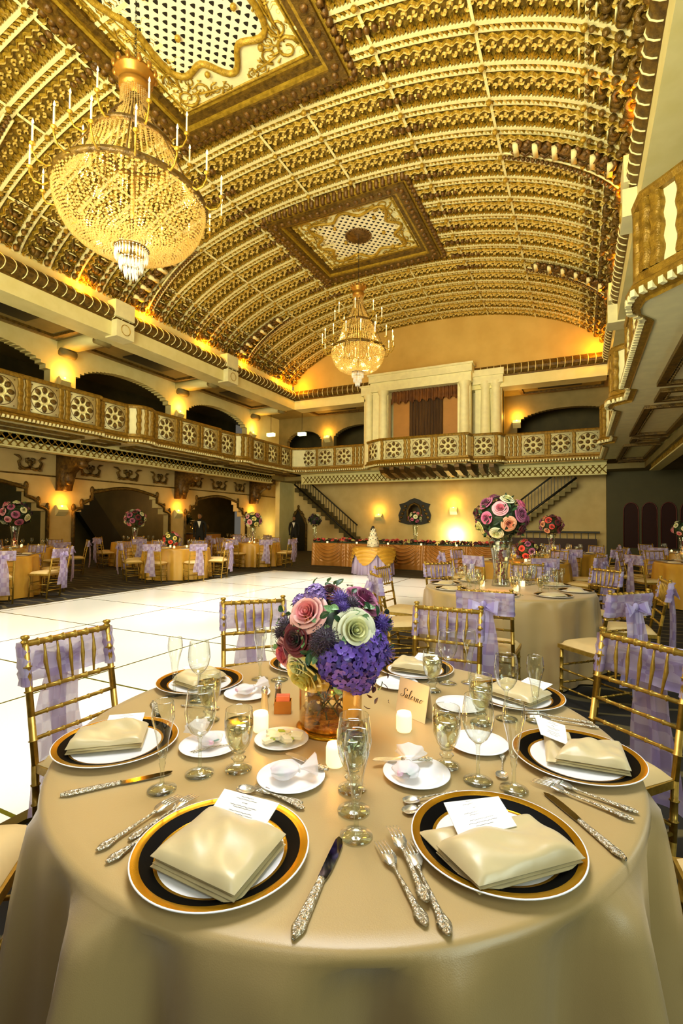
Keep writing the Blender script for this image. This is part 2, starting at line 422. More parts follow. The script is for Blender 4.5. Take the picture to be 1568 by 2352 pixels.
# dark acanthus lunettes with beaded borders running down to the cornice blocks
def lunette(y0, side, dense):
    b = MB()
    def A(s_, h): return arc(s_ if side < 0 else ALEN-s_, h)
    n = 11
    for q in range(n):
        t = q/(n-1); x, z = A(.45+2.0*(1-t), .14); yy = y0+.10+t*.02
        b.m = 0
        b.ball((x, yy, z), .13, 7, 5, (1, .9, .6))
        b.tube([(x-.12, yy+.12, z), (x-.04, yy+.2, z-.03), (x+.05, yy+.17, z-.02), (x+.03, yy+.1, z)], [.03, .04, .03, .01], 5)
        b.tube([(A(.45+2.0*(1-t)+.12*cos(a), .2+.05*sin(a))[0], yy-.12+.12*sin(a), A(.45+2.0*(1-t)+.12*cos(a), .2)[1]) for a in [k*.9 for k in range(6)]], [.035]*6, 5)
        if q % 2 == 0:
            b.m = 1; x, z = A(.45+2.0*(1-t), .2); b.box(x-.05, x+.05, yy-.16, yy+.16, z-.06, z+.03)
    for q in range(26):
        t = q/25; x, z = A(.25+2.5*(1-t), .16); b.m = 0; b.ball((x, y0+.42+.3*t, z), .045, 6, 4)
    b.m = 1
    pts = [(A(.25+2.5*(1-q/12), .13)[0], y0+.50+.3*q/12, A(.25+2.5*(1-q/12), .13)[1]) for q in range(13)]; b.tube(pts, .03, 5)
    pts = [(A(.25+2.5*(1-q/12), .13)[0], y0+.34+.3*q/12, A(.25+2.5*(1-q/12), .13)[1]) for q in range(13)]; b.tube(pts, .022, 5)
    return b.build('acanthus_lunette', [BROWN, RIBC], ceiling)
for y0 in (5.0, 10.1, 15.1):
    for side in (-1, 1): lunette(y0, side, 1)

# ------------------------------------------------------------------ ceiling medallions
def medallion(yc, hx, hy, zf, label, rosette):
    root = thing('ceiling_medallion', label, 'ceiling medallion', (XC-.15, yc, zf))
    b = MB()
    def ringf(a, z0, z1, w, m):
        b.m = m
        X, Y = hx+a, hy+a
        b.box(-X-w, X+w, -Y-w, -Y, z0, z1); b.box(-X-w, X+w, Y, Y+w, z0, z1); b.box(-X-w, -X, -Y, Y, z0, z1); b.box(X, X+w, -Y, Y, z0, z1)
    ringf(0, -.02, .3, .07, 0); ringf(.07, -.10, .3, .12, 1); ringf(.19, -.16, .3, .07, 0); ringf(.26, -.20, .3, .26, 1); ringf(.52, -.14, .3, .07, 0)
    b.build('frame', [GOLD, GOLDD], root, False)
    b = MB(); nx = int(hx*2/.16); ny = int(hy*2/.16)
    for sx in (-1, 1):
        for k in range(-ny-3, ny+4): b.box(sx*(hx+.62)-.05, sx*(hx+.62)+.05, k*.165/1-.045+0, k*.165+.045, -.16, .2) if abs(k*.165) < hy+.6 else None
        for k in range(-nx-3, nx+4): b.box(k*.165-.045, k*.165+.045, sx*(hy+.62)-.05, sx*(hy+.62)+.05, -.16, .2) if abs(k*.165) < hx+.6 else None
        for k in range(-ny-3, ny+4):
            if abs(k*.22) < hy+.35: b.ball((sx*(hx+.39), k*.22, -.2), .08, 7, 5, (1, .9, .7))
        for k in range(-nx-3, nx+4):
            if abs(k*.22) < hx+.35: b.ball((k*.22, sx*(hy+.39), -.2), .08, 7, 5, (.9, 1, .7))
    b.build('dentil_border', BROWN, root, True)
    b = MB(); b.box(-hx, hx, -hy, hy, .0, .03); b.build('grille_panel', GRILLE, root, False)
    # lobed border
    def lobe(a):
        c, s_ = cos(a), sin(a)
        k = (abs(c)**4+abs(s_)**4)**-.25 if rosette else (abs(c)**3+abs(s_)**3)**-.33
        r = k*(.80+.11*cos(8*a)) if rosette else k*(.80+.075*cos(8*a))
        return c*r*hx, s_*r*hy
    N = 96
    L_ = [lobe(2*pi*i/N) for i in range(N)]
    b = MB()
    ids = []
    for i in range(N):
        x, y = L_[i]; a = 2*pi*i/N; k = max(abs(cos(a)), abs(sin(a))); ox, oy = cos(a)/k*hx, sin(a)/k*hy
        ids.append((b.av((x, y, -.005)), b.av((ox, oy, -.005))))
    for i in range(N): j = (i+1) % N; b.af(ids[i][0], ids[j][0], ids[j][1], ids[i][1])
    b.build('spandrel_panel', CREAMW, root, False)
    b = MB(); b.tube([(x, y, -.02) for x, y in L_], .045 if rosette else .06, 6, True)
    b.tube([(x, y, -.01) for x, y in [(-hx+.03, -hy+.03), (hx-.03, -hy+.03), (hx-.03, hy-.03), (-hx+.03, hy-.03)]], .04, 5, True)
    b.build('lobed_border', GOLD, root)
    def scr(b, cx, cy, r, a0, tr):
        p = [(x, y, -.02) for x, y in spiral(cx, cy, r, a0, tr, 14)]; b.tube(p, [max(.008, .16*r*(1-.6*k/13)) for k in range(14)], 5)
    for sx in (-1, 1):
        for sy in (-1, 1):
            b = MB(); f = 1 if rosette else 1.15; hxx, hyy = hx, hy
            x0, y0 = sx*hx*.80, sy*(hy-.24*f)
            spots = [(0, 0, .2), (.32, .02, .14), (-.02, .34, .15), (.56, -.08, .10), (.08, .60, .10), (.74, -.11, .07), (-.08, .78, .08)] + ([] if rosette else [(-.02, 1.0, .12), (-.08, 1.25, .1), (-.06, 1.5, .08), (.22, .22, .1)])
            for n_, (ax, ay, rr) in enumerate(spots):
                scr(b, x0-sx*ax*f, y0-sy*ay*f, rr*f, n_*1.7, (1.25 if n_ % 2 else -1.25)*sx*sy)
                if n_: b.tube([(x0-sx*ax*f, y0-sy*ay*f, -.02), (x0-sx*(ax*.6+.03)*f, y0-sy*ay*.6*f, -.035), (x0-sx*ax*.3*f, y0-sy*ay*.3*f, -.02)], [.01, .024, .012], 4)
                for q in range(3):
                    a = q*2.1+n_; px, py = x0-sx*ax*f+rr*f*1.15*cos(a), y0-sy*ay*f+rr*f*1.15*sin(a)
                    if abs(px) < hx-.06 and abs(py) < hy-.06: b.tube([(px-.05*sin(a), py+.05*cos(a), -.015), (px, py, -.035), (px+.05*sin(a)+.02, py-.05*cos(a), -.015)], [.006, .024, .005], 4)
            b.build('scrollwork', GOLD, root)
    if rosette:
        b = MB(); b.lathe([(0, -.12), (.06, -.12), (.08, -.06), (.3, -.05), (.34, -.02), (.36, .0)], 28)
        for k in range(28): b.ball((.36*cos(k*pi/14), .36*sin(k*pi/14), -.02), .035, 6, 4)
        b.build('rosette', BROWN, root)
    else:
        b = MB(); b.lathe([(0, -.16), (.1, -.15), (.14, -.06), (.4, -.05), (.46, -.02), (.48, .0)], 28); b.build('rosette', BROWN, root)
    return root
medallion(4.95, 1.45, 2.42, 9.78, 'large lobed gilded ceiling medallion with pierced grille above the bigger chandelier', False)
medallion(12.75, 1.45, 1.25, 9.78, 'smaller gilded ceiling medallion with brown rosette above the farther chandelier', True)

# ------------------------------------------------------------------ walls of the hall
def cornice(name, p0, p1, label, inward):
    """laurel roll cornice, beam under it"""
    root = struct(thing(name, label, None)); P0, P1 = Vector(p0), Vector(p1); L_ = (P1-P0).length; d = (P1-P0)/L_; n = Vector(inward)
    b = MB()
    pr = [(-.18, 7.64), (-.02, 7.60), (.06, 7.54), (.13, 7.46), (.16, 7.38), (.13, 7.30), (.06, 7.24), (.0, 7.21), (0, 7.16), (-.02, 7.12)]
    for q in range(len(pr)-1):
        b.af(*[b.av(P0+n*pr[q][0]+Vector((0, 0, pr[q][1]))), b.av(P1+n*pr[q][0]+Vector((0, 0, pr[q][1]))), b.av(P1+n*pr[q+1][0]+Vector((0, 0, pr[q+1][1]))), b.av(P0+n*pr[q+1][0]+Vector((0, 0, pr[q+1][1])))])
    b.build('laurel_roll', GOLDD, root)
    b = MB(); k = 0
    while k*.25 < L_:
        c = P0+d*(k*.25)
        b.tube([c+n*(pr[q][0]+.008)+Vector((0, 0, pr[q][1]))+d*.05*sin(pi*q/8) for q in range(1, 8)], .014, 4); k += 1
    b.build('ribbon_band', RIBC, root)
    b = MB()
    z0, z1 = 6.74, 7.14
    q = [P0, P1, P1-n*.7, P0-n*.7]
    A = [b.av(v+Vector((0, 0, z0))) for v in q]; B = [b.av(v+Vector((0, 0, z1))) for v in q]
    b.af(*A); b.af(*B)
    for i in range(4): b.af(A[i], A[(i+1) % 4], B[(i+1) % 4], B[i])
    b.build('beam', CREAM, root, False)
    return root
cornice('trim_1', (XL, -3, 0), (XL, YB, 0), 'cream beam and dark gold laurel cornice along the left gallery', (1, 0, 0))
cornice('trim_2', (XL, YB, 0), (XR, YB, 0), 'cream beam and laurel cornice across the back', (0, -1, 0))
cornice('trim_3', (XR, -3, 0), (XR, YB, 0), 'cream beam and laurel cornice along the right gallery', (-1, 0, 0))
# blocks on the beams
for x, sgn in ((XL, 1), (XR, -1)):
    for y in (4.9, 9.82, 14.7):
        b = MB(); b.box(x-.25, x+.22 if sgn > 0 else x+.25, y-.3, y+.3, 6.70, 7.18) if sgn > 0 else b.box(x-.22, x+.25, y-.3, y+.3, 6.70, 7.18)
        b.box(x-.22, x+.2, y-.33, y+.33, 7.28, 7.75) if sgn > 0 else b.box(x-.2, x+.22, y-.33, y+.33, 7.28, 7.75)
        b.m = 1
        X = x+sgn*.225; b.tube([(X, y+.15*cos(a), 6.94+.15*sin(a)) for a in [k*pi/12 for k in range(24)]], .012, 5, True)
        o = struct(b.build('trim_4', [CREAMW, GOLD], None, False), 'cream block with incised disc on the gallery beam'); 
for x0, x1, nm in ((XL-.3, XL-.14, 'wall_left_attic'), (XR+.14, XR+.3, 'wall_right_attic')):
    struct(MB().box(x0, x1, -4, YB, 7.0, 8.6).build(nm, CREAM, None, False), 'low cream wall rising behind the cornice to the vault')
# tympanum
b = MB(); n = 60; top = []; bot = []
for i in range(n+1):
    x = XC-6.5+13*i/n; top.append(b.av((x, YB+.05, vz(x)+.05))); bot.append(b.av((x, YB+.05, 7.3)))
for i in range(n): b.af(bot[i], bot[i+1], top[i+1], top[i])
struct(b.build('wall_back_upper', pbr('tympanum_ochre', '#cfae5e', .7, scale=1.5, col2='#c4a252'), None, False), 'plain ochre lunette wall above the back cornice')

# galleries: wall with arched openings (left, upper and lower), reused for the right upper
def arch_wall(name, x, zb, zt, openings, ys, ye, m, label, thick=.3, rise=.5, stepped=False, axis='x'):
    """openings: (y0, y1, z_sill, z_spring) cut as separate boxes around a segmental arch"""
    b = MB()
    def bx(a0, a1, z0, z1):
        if axis == 'x': b.box(x-thick, x, a0, a1, z0, z1)
        else: b.box(a0, a1, x, x+thick, z0, z1)
    cur = ys
    for (y0, y1, zs, zp) in openings:
        bx(cur, y0, zb, zt); cur = y1
        if zs > zb: bx(y0, y1, zb, zs)
        n = 14; c = (y0+y1)/2; hw = (y1-y0)/2
        def za(y):
            t = abs(y-c)/hw
            if stepped:
                return zp+rise*(1.0 if t < .62 else .0)*sqrt(max(0, 1-(t/.9)**2))*.35 + (rise*.65 if t < .68 else rise*.28 if t < .86 else 0)
            return zp+rise*sqrt(max(0, 1-t*t))
        N = 28
        for i in range(N):
            a0 = y0+(y1-y0)*i/N; a1 = y0+(y1-y0)*(i+1)/N; z = za((a0+a1)/2); bx(a0, a1, z, zt)
    bx(cur, ye, zb, zt)
    o = struct(b.build(name, m, None, False), label)
    # dark arch trim
    if stepped:
        t = MB()
        for (y0, y1, zs, zp) in openings:
            c = (y0+y1)/2; hw = (y1-y0)/2
            P = []
            for (f, z) in ((1, zs), (1, zp), (.93, zp+.10), (.86, zp+.12), (.86, zp+rise*.3), (.78, zp+rise*.42), (.68, zp+rise*.5), (.68, zp+rise*.75)): P.append((f, z))
            for k in range(7): P.append((.6-.6*k/6, zp+rise*(.8+.22*sin(pi/2*k/6))))
            F = [(c-hw*f, z) for f, z in P]+[(c+hw*f, z) for f, z in P[-2::-1]]
            pts = [(x+.03, a, z) if axis == 'x' else (a, x-.03, z) for a, z in F]
            t.tube(pts, .06, 5)
            for (f, z) in ((.86, zp+rise*.35), (.68, zp+rise*.85), (1, zp+.12)):
                for sg in (-1, 1):
                    p = (x+.03, c+sg*hw*f, z) if axis == 'x' else (c+sg*hw*f, x-.03, z)
                    t.ball(p, .09, 6, 5, (.6, .8, 1.5) if axis == 'x' else (.8, .6, 1.5))
        t.build('arch_moulding', GOLDD, o)
    return o
PIL = [-.1, 4.85, 9.8, 14.7, 19.6]
up = [(PIL[i]+.42, PIL[i+1]-.42, 3.8, 5.85) for i in range(4)]
lo = [(PIL[i]+.42, PIL[i+1]-.42, 0, 1.72) for i in range(4)]
arch_wall('wall_left_upper', -14.5, 3.7, 7.0, up, -3, 22, CREAM, 'cream gallery wall with wide dark arches, upper left', rise=.72)
arch_wall('wall_left', -14.5, 0, 3.7, lo, -3, 22, WALLC, 'cream arcade wall with stepped gilded arches, lower left', rise=.85, stepped=True)
arch_wall('wall_back_gallery', 22, 3.7, 7.0, [(-14, -11.9, 3.8, 5.6), (-11.2, -8.2, 3.8, 5.7), (-2.4, 1.6, 3.8, 5.65), (2.4, 5, 3.8, 5.6)], -14.5, 6, OLIVE, 'olive gallery wall with dark arches above the back balcony', rise=.65, axis='y')
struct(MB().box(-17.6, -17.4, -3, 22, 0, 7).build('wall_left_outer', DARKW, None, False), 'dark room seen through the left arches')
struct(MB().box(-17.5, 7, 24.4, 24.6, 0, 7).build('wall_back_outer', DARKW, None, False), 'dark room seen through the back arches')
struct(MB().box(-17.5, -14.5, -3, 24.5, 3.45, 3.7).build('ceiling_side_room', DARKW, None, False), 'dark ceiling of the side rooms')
b = MB(); b.box(-17.5, XL-.6, -3, 24.5, 6.98, 7.1); b.box(XL-.6, 7, YB+.6, 24.5, 6.98, 7.1); b.box(XR+.6, 7, -3, YB+.6, 6.98, 7.1)
gc = struct(b.build('ceiling_gallery', OLIVE, None, False), 'olive coffered ceiling of the upper gallery')
def frame_rect(b, x0, x1, y0, y1, z, w=.1, h=.06):
    for q in ((x0, x1, y0, y0+w), (x0, x1, y1-w, y1), (x0, x0+w, y0+w, y1-w), (x1-w, x1, y0+w, y1-w)): b.box(q[0], q[1], q[2], q[3], z-h, z)
b = MB()
for i in range(4):
    frame_rect(b, -14.2, -12.8, PIL[i]+.5, PIL[i+1]-.5, 6.98, .12, .08)
for x0, x1 in ((-12, -8.9), (-2.2, 1.0)): frame_rect(b, x0, x1, 20.3, 21.7, 6.98, .12, .08)
b.build('coffer_moulding', GOLDD, gc, False)
b = MB()
for i in range(4): b.box(-13.8, -13.2, PIL[i]+1.6, PIL[i+1]-1.6, 6.94, 6.975)
b.box(-10.9, -9.6, 20.8, 21.2, 6.94, 6.975); b.box(-1.5, .1, 20.8, 21.2, 6.94, 6.975)
b.build('air_grille', DARKI, gc, False)
for k, y in enumerate(PIL[1:]):
    b = MB(); b.box(-14.5, XL-.65, y-.22, y+.22, 6.72, 6.98); b.m = 1
    b.tube([(XL-.75, y-.24, 6.74), (XL-.75, y+.24, 6.74)], .11, 10); b.tube([(-14.3, y-.24, 6.62), (-14.3, y+.24, 6.62)], .13, 10)
    struct(b.build('trim_5', [CREAM, OLIVE], None), 'scrolled cross beam of the left gallery')
# lower frieze ornaments and drop brackets on the left wall
b = MB(); b.box(-14.5, -14.46, -3, 22, 2.76, 2.80); struct(b.build('trim_6', GOLDD, None, False), 'thin dark string course on the left wall')
orn = MB()
for s_ in (-1, 1):
    orn.tube([(0, s_*x, z) for x, z in ((0, -.12), (.15, -.16), (.28, -.1), (.33, .04), (.26, .12), (.34, .2), (.46, .22))], [.05, .05, .045, .04, .03, .04, .015], 5)
    orn.tube([(0, s_*x, z) for x, z in ((.02, 0), (.12, .05), (.12, .14), (.04, .16))], .03, 5)
    orn.ball((0, s_*.28, -.16), .05, 6, 4)
orn.ball((0, 0, .02), .08, 6, 5, (.5, 1, 1.4))
me_orn = orn.mesh('painted_ornament', GOLDD)
for i in range(4):
    for f in (.2, .5, .8):
        y = PIL[i]+(PIL[i+1]-PIL[i])*f; o = link('trim_7', me_orn, None, (-14.44, y, 3.08), None, (1, 1.3 if f == .5 else 1, 1)); struct(o, 'dark gilded cartouche painted on the left frieze')
for y in PIL:
    b = MB(); b.prism([(-14.5, 2.35), (-14.2, 2.35), (-14.12, 2.6), (-14.0, 2.9), (-13.6, 3.15), (-13.2, 3.3), (-13.2, 3.5), (-14.5, 3.5)], y-.17, y+.17, 'xz')
    b.ball((-14.1, y, 2.75), .2, 8, 6, (.7, .9, 1.2)); b.ball((-13.5, y, 3.15), .16, 8, 6)
    struct(b.build('trim_8', BROWN, None), 'dark carved bracket under the left balcony')
# lower back wall and stairs
struct(MB().box(-14.5, .95, 22, 22.2, 0, 3.7).build('wall_back', WALLC, None, False), 'plain warm wall behind the head table')
struct(MB().box(-13.75, -13.5, 20.6, 22, 0, 3.6).build('wall_back_pier', CREAM, None, False), 'cream pier beside the left staircase')
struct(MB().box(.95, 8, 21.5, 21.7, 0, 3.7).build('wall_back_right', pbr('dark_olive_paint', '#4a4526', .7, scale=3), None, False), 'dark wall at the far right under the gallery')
b = MB(); b.box(XR+.3, XR+.55, 18.4, 21.5, 0, 3.6); 
struct(MB().box(6.8, 7, -3, 22, 0, 7).build('wall_right', OLIVE, None, False), 'right side wall beyond the tables')
struct(MB().box(-18, 7, -4, 25, -.1, 0).build('floor', CARPET, None, False), 'dark carpet with pale scrolls')
struct(MB().box(-8.05, -2.35, .6, 12.05, 0, .02).build('dance_floor', DANCE, None, False), 'glossy white acrylic dance floor with thin dark seams')
b = MB()
for x0, x1, y0, y1 in ((-8.12, -8.05, .53, 12.12), (-2.35, -2.28, .53, 12.12), (-8.05, -2.35, .53, .6), (-8.05, -2.35, 12.05, 12.12)): b.box(x0, x1, y0, y1, 0, .022)
struct(b.build('trim_9', pbr('brass_floor_edge', '#4a4010', .4, .5), None, False), 'dark metal edge around the dance floor')
b = MB(); b.box(-14.5, XL-1.1, -3, 22, 3.5, 3.7); b.box(XL-1.1, XR+1.2, YB+.9, 22, 3.5, 3.7); b.box(XR+1.2, 7, -3, 22, 3.5, 3.7)
b.m = 1
for i in range(4): frame_rect(b, 3.0, 6.3, PIL[i]+.5, PIL[i+1]-.5, 3.5, .12, .07)
frame_rect(b, -11, -1, 20.8, 21.8, 3.5, .08, .05)
struct(b.build('ceiling_under_balcony', [OLIVE, GOLDD], None, False), 'ceiling under the balconies')

# ------------------------------------------------------------------ balconies
PW, PH = .78, .74
pn = MB(); pn.box(-PW/2, PW/2, -.02, .03, -PH/2, PH/2); pn.m = 1
for k in range(8):
    a = k*pi/4; c = (.235*cos(a), .035, .235*sin(a)); M = Matrix.Translation(c) @ Matrix.Rotation(-a, 4, 'Y')
    pn.x = M; pn.ball((0, 0, 0), .075, 8, 6, (1.15, .45, .85)); pn.x = None
pn.ball((0, .03, 0), .075, 10, 6, (1, .5, 1))
pn.m = 2; pn.tube([(.115*cos(a), .045, .115*sin(a)) for a in [k*pi/10 for k in range(20)]], .022, 5, True)
for k in range(8):
    a = (k+.5)*pi/4; pn.tube([(.13*cos(a), .04, .13*sin(a)), (.2*cos(a), .045, .2*sin(a)), (.28*cos(a), .035, .28*sin(a))], [.03, .015, .022], 5)
pn.m = 1; pn.tube([(.335*cos(a), .035, .335*sin(a)) for a in [k*pi/14 for k in range(28)]], .009, 4, True)
for sx in (-1, 1):
    for sz in (-1, 1): pn.ball((sx*.31, .03, sz*.31), .018, 5, 4)
me_panel = pn.mesh('rosette_panel', [CREAMW, GOLDD, RIBC])
ps = MB()
def wavy(w, seed):
    L_, R_ = [], []
    for k in range(17):
        z = -.38+.76*k/16; o = .012*sin(k*1.3+seed); L_.append((-w/2+o, z)); R_.append((w/2+o, z))
    return L_, R_
L_, R_ = wavy(.12, 0)
rows = []
for k in range(17):
    z = L_[k][1]; rows.append([ps.av(q) for q in ((L_[k][0], -.02, z), (L_[k][0], .05, z), (L_[k][0]+.03, .075, z), (R_[k][0]-.06, .06, z), (R_[k][0]-.03, .075, z), (R_[k][0], .05, z), (R_[k][0], -.02, z))])
for k in range(16):
    for q in range(6): ps.af(rows[k][q], rows[k][q+1], rows[k+1][q+1], rows[k+1][q])
me_post = ps.mesh('wavy_pilaster', BALG)

def offset_path(path, o):
    """shift a polyline sideways (left normal) with mitres"""
    out = []; n = len(path)
    for i in range(n):
        p = Vector(path[i]); 
        d0 = (p-Vector(path[i-1])).normalized() if i > 0 else None; d1 = (Vector(path[i+1])-p).normalized() if i < n-1 else None
        if d0 is None: d0 = d1
        if d1 is None: d1 = d0
        n0 = Vector((-d0.y, d0.x)); n1 = Vector((-d1.y, d1.x)); m = n0+n1
        m = m/max(.35, m.dot(n0)) if m.length > 1e-6 else n0
        out.append(p+m*o)
    return out
def sweep(b, path, prof):
    rows = [[b.av((q.x, q.y, z)) for q in offset_path(path, o)] for o, z in prof]
    for j in range(len(rows)-1):
        for i in range(len(path)-1): b.af(rows[j][i], rows[j][i+1], rows[j+1][i+1], rows[j+1][i])
def balcony(name, path, places, label, back_path, lat_z=(3.34, 3.66)):
    """path runs with the hall on its left; places: (kind, x, y, angle)"""
    root = struct(thing(name, label, 'balcony'))
    b = MB(); sweep(b, path, [(-.1, 4.9), (.06, 4.9), (.08, 4.86), (.06, 4.80), (-.1, 4.80)]); b.build('handrail', BALG, root, sharp=40, recalc=True)
    b = MB(); sweep(b, path, [(-.06, 4.82), (0, 4.82), (0, 4.0), (-.06, 4.0)]); b.build('parapet', CREAMW, root, False)
    b = MB(); sweep(b, path, [(-.1, 4.03), (.07, 4.03), (.07, 3.95), (.14, 3.9), (.14, 3.84), (.1, 3.80), (.0, 3.78), (0, 3.74)]); b.build('base_moulding', BALG, root, sharp=40)
    # dentils
    b = MB(); op = offset_path(path, .145); acc = 0
    for i in range(len(op)-1):
        a, c = op[i], op[i+1]; l = (c-a).length; d = (c-a)/l if l else Vector((1, 0)); nn = Vector((-d.y, d.x)); k = 0
        while k*.1 < l-.02:
            p = a+d*(k*.1+.02); M = Matrix(((d.x, nn.x, 0, p.x), (d.y, nn.y, 0, p.y), (0, 0, 1, 3.80), (0, 0, 0, 1))); b.x = M; b.box(0, .05, -.06, .0, -.02, .05); k += 1
    b.x = None; b.build('dentil_row', CREAMW, root, False)
    for kind, x, y, a in places:
        link('rosette_panel' if kind == 'p' else 'wavy_pilaster', me_panel if kind == 'p' else me_post, root, (x, y, 4.415), (0, 0, a))
    # soffit and lattice beam behind
    b = MB()
    n = len(path); assert len(back_path) == n
    A = [b.av((p[0], p[1], 3.76)) for p in path]; B = [b.av((p[0], p[1], 3.76)) for p in back_path]
    for i in range(n-1): b.af(A[i], A[i+1], B[i+1], B[i])
    b.build('soffit', CREAMW, root, False)
    z0, z1 = lat_z
    e0, e1 = back_path[0], back_path[-1]
    b = MB(); sweep(b, [e0, e1], [(-.25, z0-.04), (.05, z0-.04), (.05, z0), (0, z0), (0, z1), (.05, z1), (.05, z1+.1), (-.25, z1+.1)]); b.build('lattice_beam', CREAM, root, False)
    b = MB(); P0, P1 = Vector(e0), Vector(e1); Ln = (P1-P0).length; d = (P1-P0)/Ln; nn = Vector((-d.y, d.x)); h = z1-z0; k = 0
    while k*.2 < Ln-.3:
        for s0, s1 in ((0, h), (h, 0)):
            a = P0+d*(k*.2)+nn*.015; c = P0+d*(k*.2+h*.9)+nn*.015
            b.tube([(a.x, a.y, z0+s0), (c.x, c.y, z0+s1)], .018, 4)
        k += 1
    b.build('lattice_strips', BALG, root, False)
    return root
def side_run(x, sgn, ys, y_end):
    """plan of a side balcony; sgn +1 = hall towards +x. returns path (increasing y), places"""
    path = []; pl = []
    for b0 in ys:
        X = lambda o: x+sgn*o
        path += [(X(0), b0-.02), (X(.12), b0+.05), (X(.27), b0+.2), (X(.3), b0+.4), (X(.27), b0+.6), (X(.15), b0+.78), (X(.12), b0+.84), (X(.12), b0+3.95), (X(0), b0+4.05)]
        ang = -pi/2 if sgn > 0 else pi/2
        for q in (.16, .4, .64): pl.append(('f', X(.29 if q == .4 else .25), b0+q, ang+(q-.4)*1.6*sgn))
        for q in (1.35, 2.38, 3.41): pl.append(('p', X(.12), b0+q, ang))
        for q in (.93, 1.8, 1.98, 2.82, 3.0, 3.88): pl.append(('f', X(.12), b0+q, ang))
        pl.append(('p', X(0), b0+4.53, ang)); pl.append(('f', X(0), b0+4.12, ang)); pl.append(('f', X(0), b0+4.94, ang))
    path = [p for p in path if p[1] < y_end]; path.append((path[-1][0], y_end))
    pl = [p for p in pl if p[2] < y_end-.1]
    return path, pl
pathL, plL = side_run(XL-.1, 1, (.2, 5.22, 10.24, 15.26), 19.3)
# hall must be on the left of the path: for the left balcony run with decreasing y
pathL = pathL[::-1]
balcony('balcony_left', pathL, plL, 'left balcony front with gilded rosette panels', [(XL-1.1, p[1]) for p in pathL])
pathR, plR = side_run(XR, -1, (5.72, 10.7, 15.7), 19.55)
pathR = [(XR+1.25, 5.25), (XR+.35, 5.38), (XR+.08, 5.55)]+pathR[1:]
plR += [('f', XR+.38+.15*q, 5.375-.02*q, pi+.15) for q in range(5)]+[('f', x_, y_, radians(132)) for x_, y_ in ((.735, 5.805), (.93, 5.60))]
RR = balcony('balcony_right', pathR, plR, 'right balcony overhead with wavy gilded pilasters and white soffit', [(XR+1.3, p[1]) for p in pathR])
b = MB()
for b0 in (5.72, 10.7, 15.7):
    for (y0, y1, x0) in ((b0+.45, b0+3.75, XR+.25), (b0+4.15, b0+4.95, XR+.35)):
        frame_rect(b, x0, XR+1.15, y0, y1, 3.76, .11, .07)
        for q in range(int((y1-y0)/.12)): b.ball((x0+.16, y0+.12+q*.12, 3.72), .03, 5, 4)
b.build('soffit_moulding', GOLDD, RR, False)
b = MB()
for b0 in (.2, 5.22, 10.24, 15.26):
    for (y0, y1) in ((b0+.45, b0+3.75), (b0+4.15, b0+4.95)): frame_rect(b, XL-1.0, XL-.3, y0, y1, 3.76, .09, .07)
b.build('soffit_moulding', GOLDD, bpy.data.objects['balcony_left'], False)
# back balcony (path with decreasing... hall lies towards -y: left of a path running towards -x)
pb = [(XR, YB+.1), (.55, YB+.05), (-2.6, YB+.05), (-2.68, YB-.35), (-2.8, YB-.45), (-3.72, YB-.5), (-3.8, YB-.95), (-7.35, YB-.95), (-8.05, YB-.45), (-8.1, YB+.02), (-11.3, YB+.02), (-11.9, YB-.2), (-12.1, YB-.5)]
pl = []
for x in (-1.55, -.62, .28): pl.append(('p', x, YB+.05, pi))
for x in (-2.5, -2.34, -2.18, -2.02, -1.1, -1.0+.0, -.17, .73): pl.append(('f', x, YB+.05, pi))
pl.append(('p', -3.27, YB-.475, pi+.04)); pl += [('f', -2.82, YB-.45, pi), ('f', -3.69, YB-.5, pi)]
for x in (-6.72, -5.6, -4.52): pl.append(('p', x, YB-.95, pi))
for x in (-7.22, -6.24, -6.08, -5.14, -4.98, -4.05, -3.9): pl.append(('f', x, YB-.95, pi))
pl.append(('p', -7.7, YB-.7, pi-.62))
for x in (-11.62+.4, -10.35, -9.4): pl.append(('p', x, YB+.02, pi))
for x in (-10.78, -9.87, -8.94, -8.76, -8.58, -8.4, -8.24): pl.append(('f', x, YB+.02, pi))
balcony('balcony_back', pb, pl, 'back balcony front with a projecting centre bay', [(p[0], YB+.85) for p in pb])
b = MB()
for k in range(9):
    x = -7.3+k*.44
    b.prism([(YB-.85, 3.74), (YB-.85, 3.62), (YB-.7, 3.5), (YB-.4, 3.46), (YB, 3.38), (YB+.8, 3.38), (YB+.8, 3.74)], x-.09, x+.09, 'yz')
for x in (-3.4, -3.0): b.prism([(YB-.4, 3.74), (YB-.4, 3.6), (YB, 3.45), (YB+.8, 3.4), (YB+.8, 3.74)], x-.09, x+.09, 'yz')
struct(b.build('trim_10', BROWN, None, False), 'dark consoles under the projecting bay')

# ------------------------------------------------------------------ pavilion (organ loft) on the back balcony
pv = struct(thing('wall_pavilion', 'cream pedimented pavilion above the back balcony with a draped window', None))
b = MB()
YF = 18.9
b.box(-7.95, -3.75, YF+.1, YF+.4, 6.98, 7.35); b.box(-8.0, -3.7, YF, YF+.45, 7.35, 7.62); b.box(-8.05, -3.65, YF-.05, YF+.5, 7.62, 7.70)
b.box(-8.5, -7.9, YF+.35, 20.2, 6.95, 7.3); b.box(-8.55, -7.85, YF+.3, 20.2, 7.3, 7.36)
b.box(-3.75, -2.62, YF+.45, 20.2, 6.9, 7.2); b.box(-3.78, -2.58, YF+.4, 20.2, 7.2, 7.45)
b.box(-7.9, -7.2, YF+.25, YF+.55, 3.8, 7.0); b.box(-4.3, -3.8, YF+.25, YF+.55, 3.8, 7.0)
b.box(-8.45, -7.9, YF+.6, 20.2, 3.8, 6.95); b.box(-3.7, -2.7, YF+.7, 20.2, 3.8, 6.9)
b.box(-8.5, -2.7, 20.0, 20.3, 3.8, 7.3)
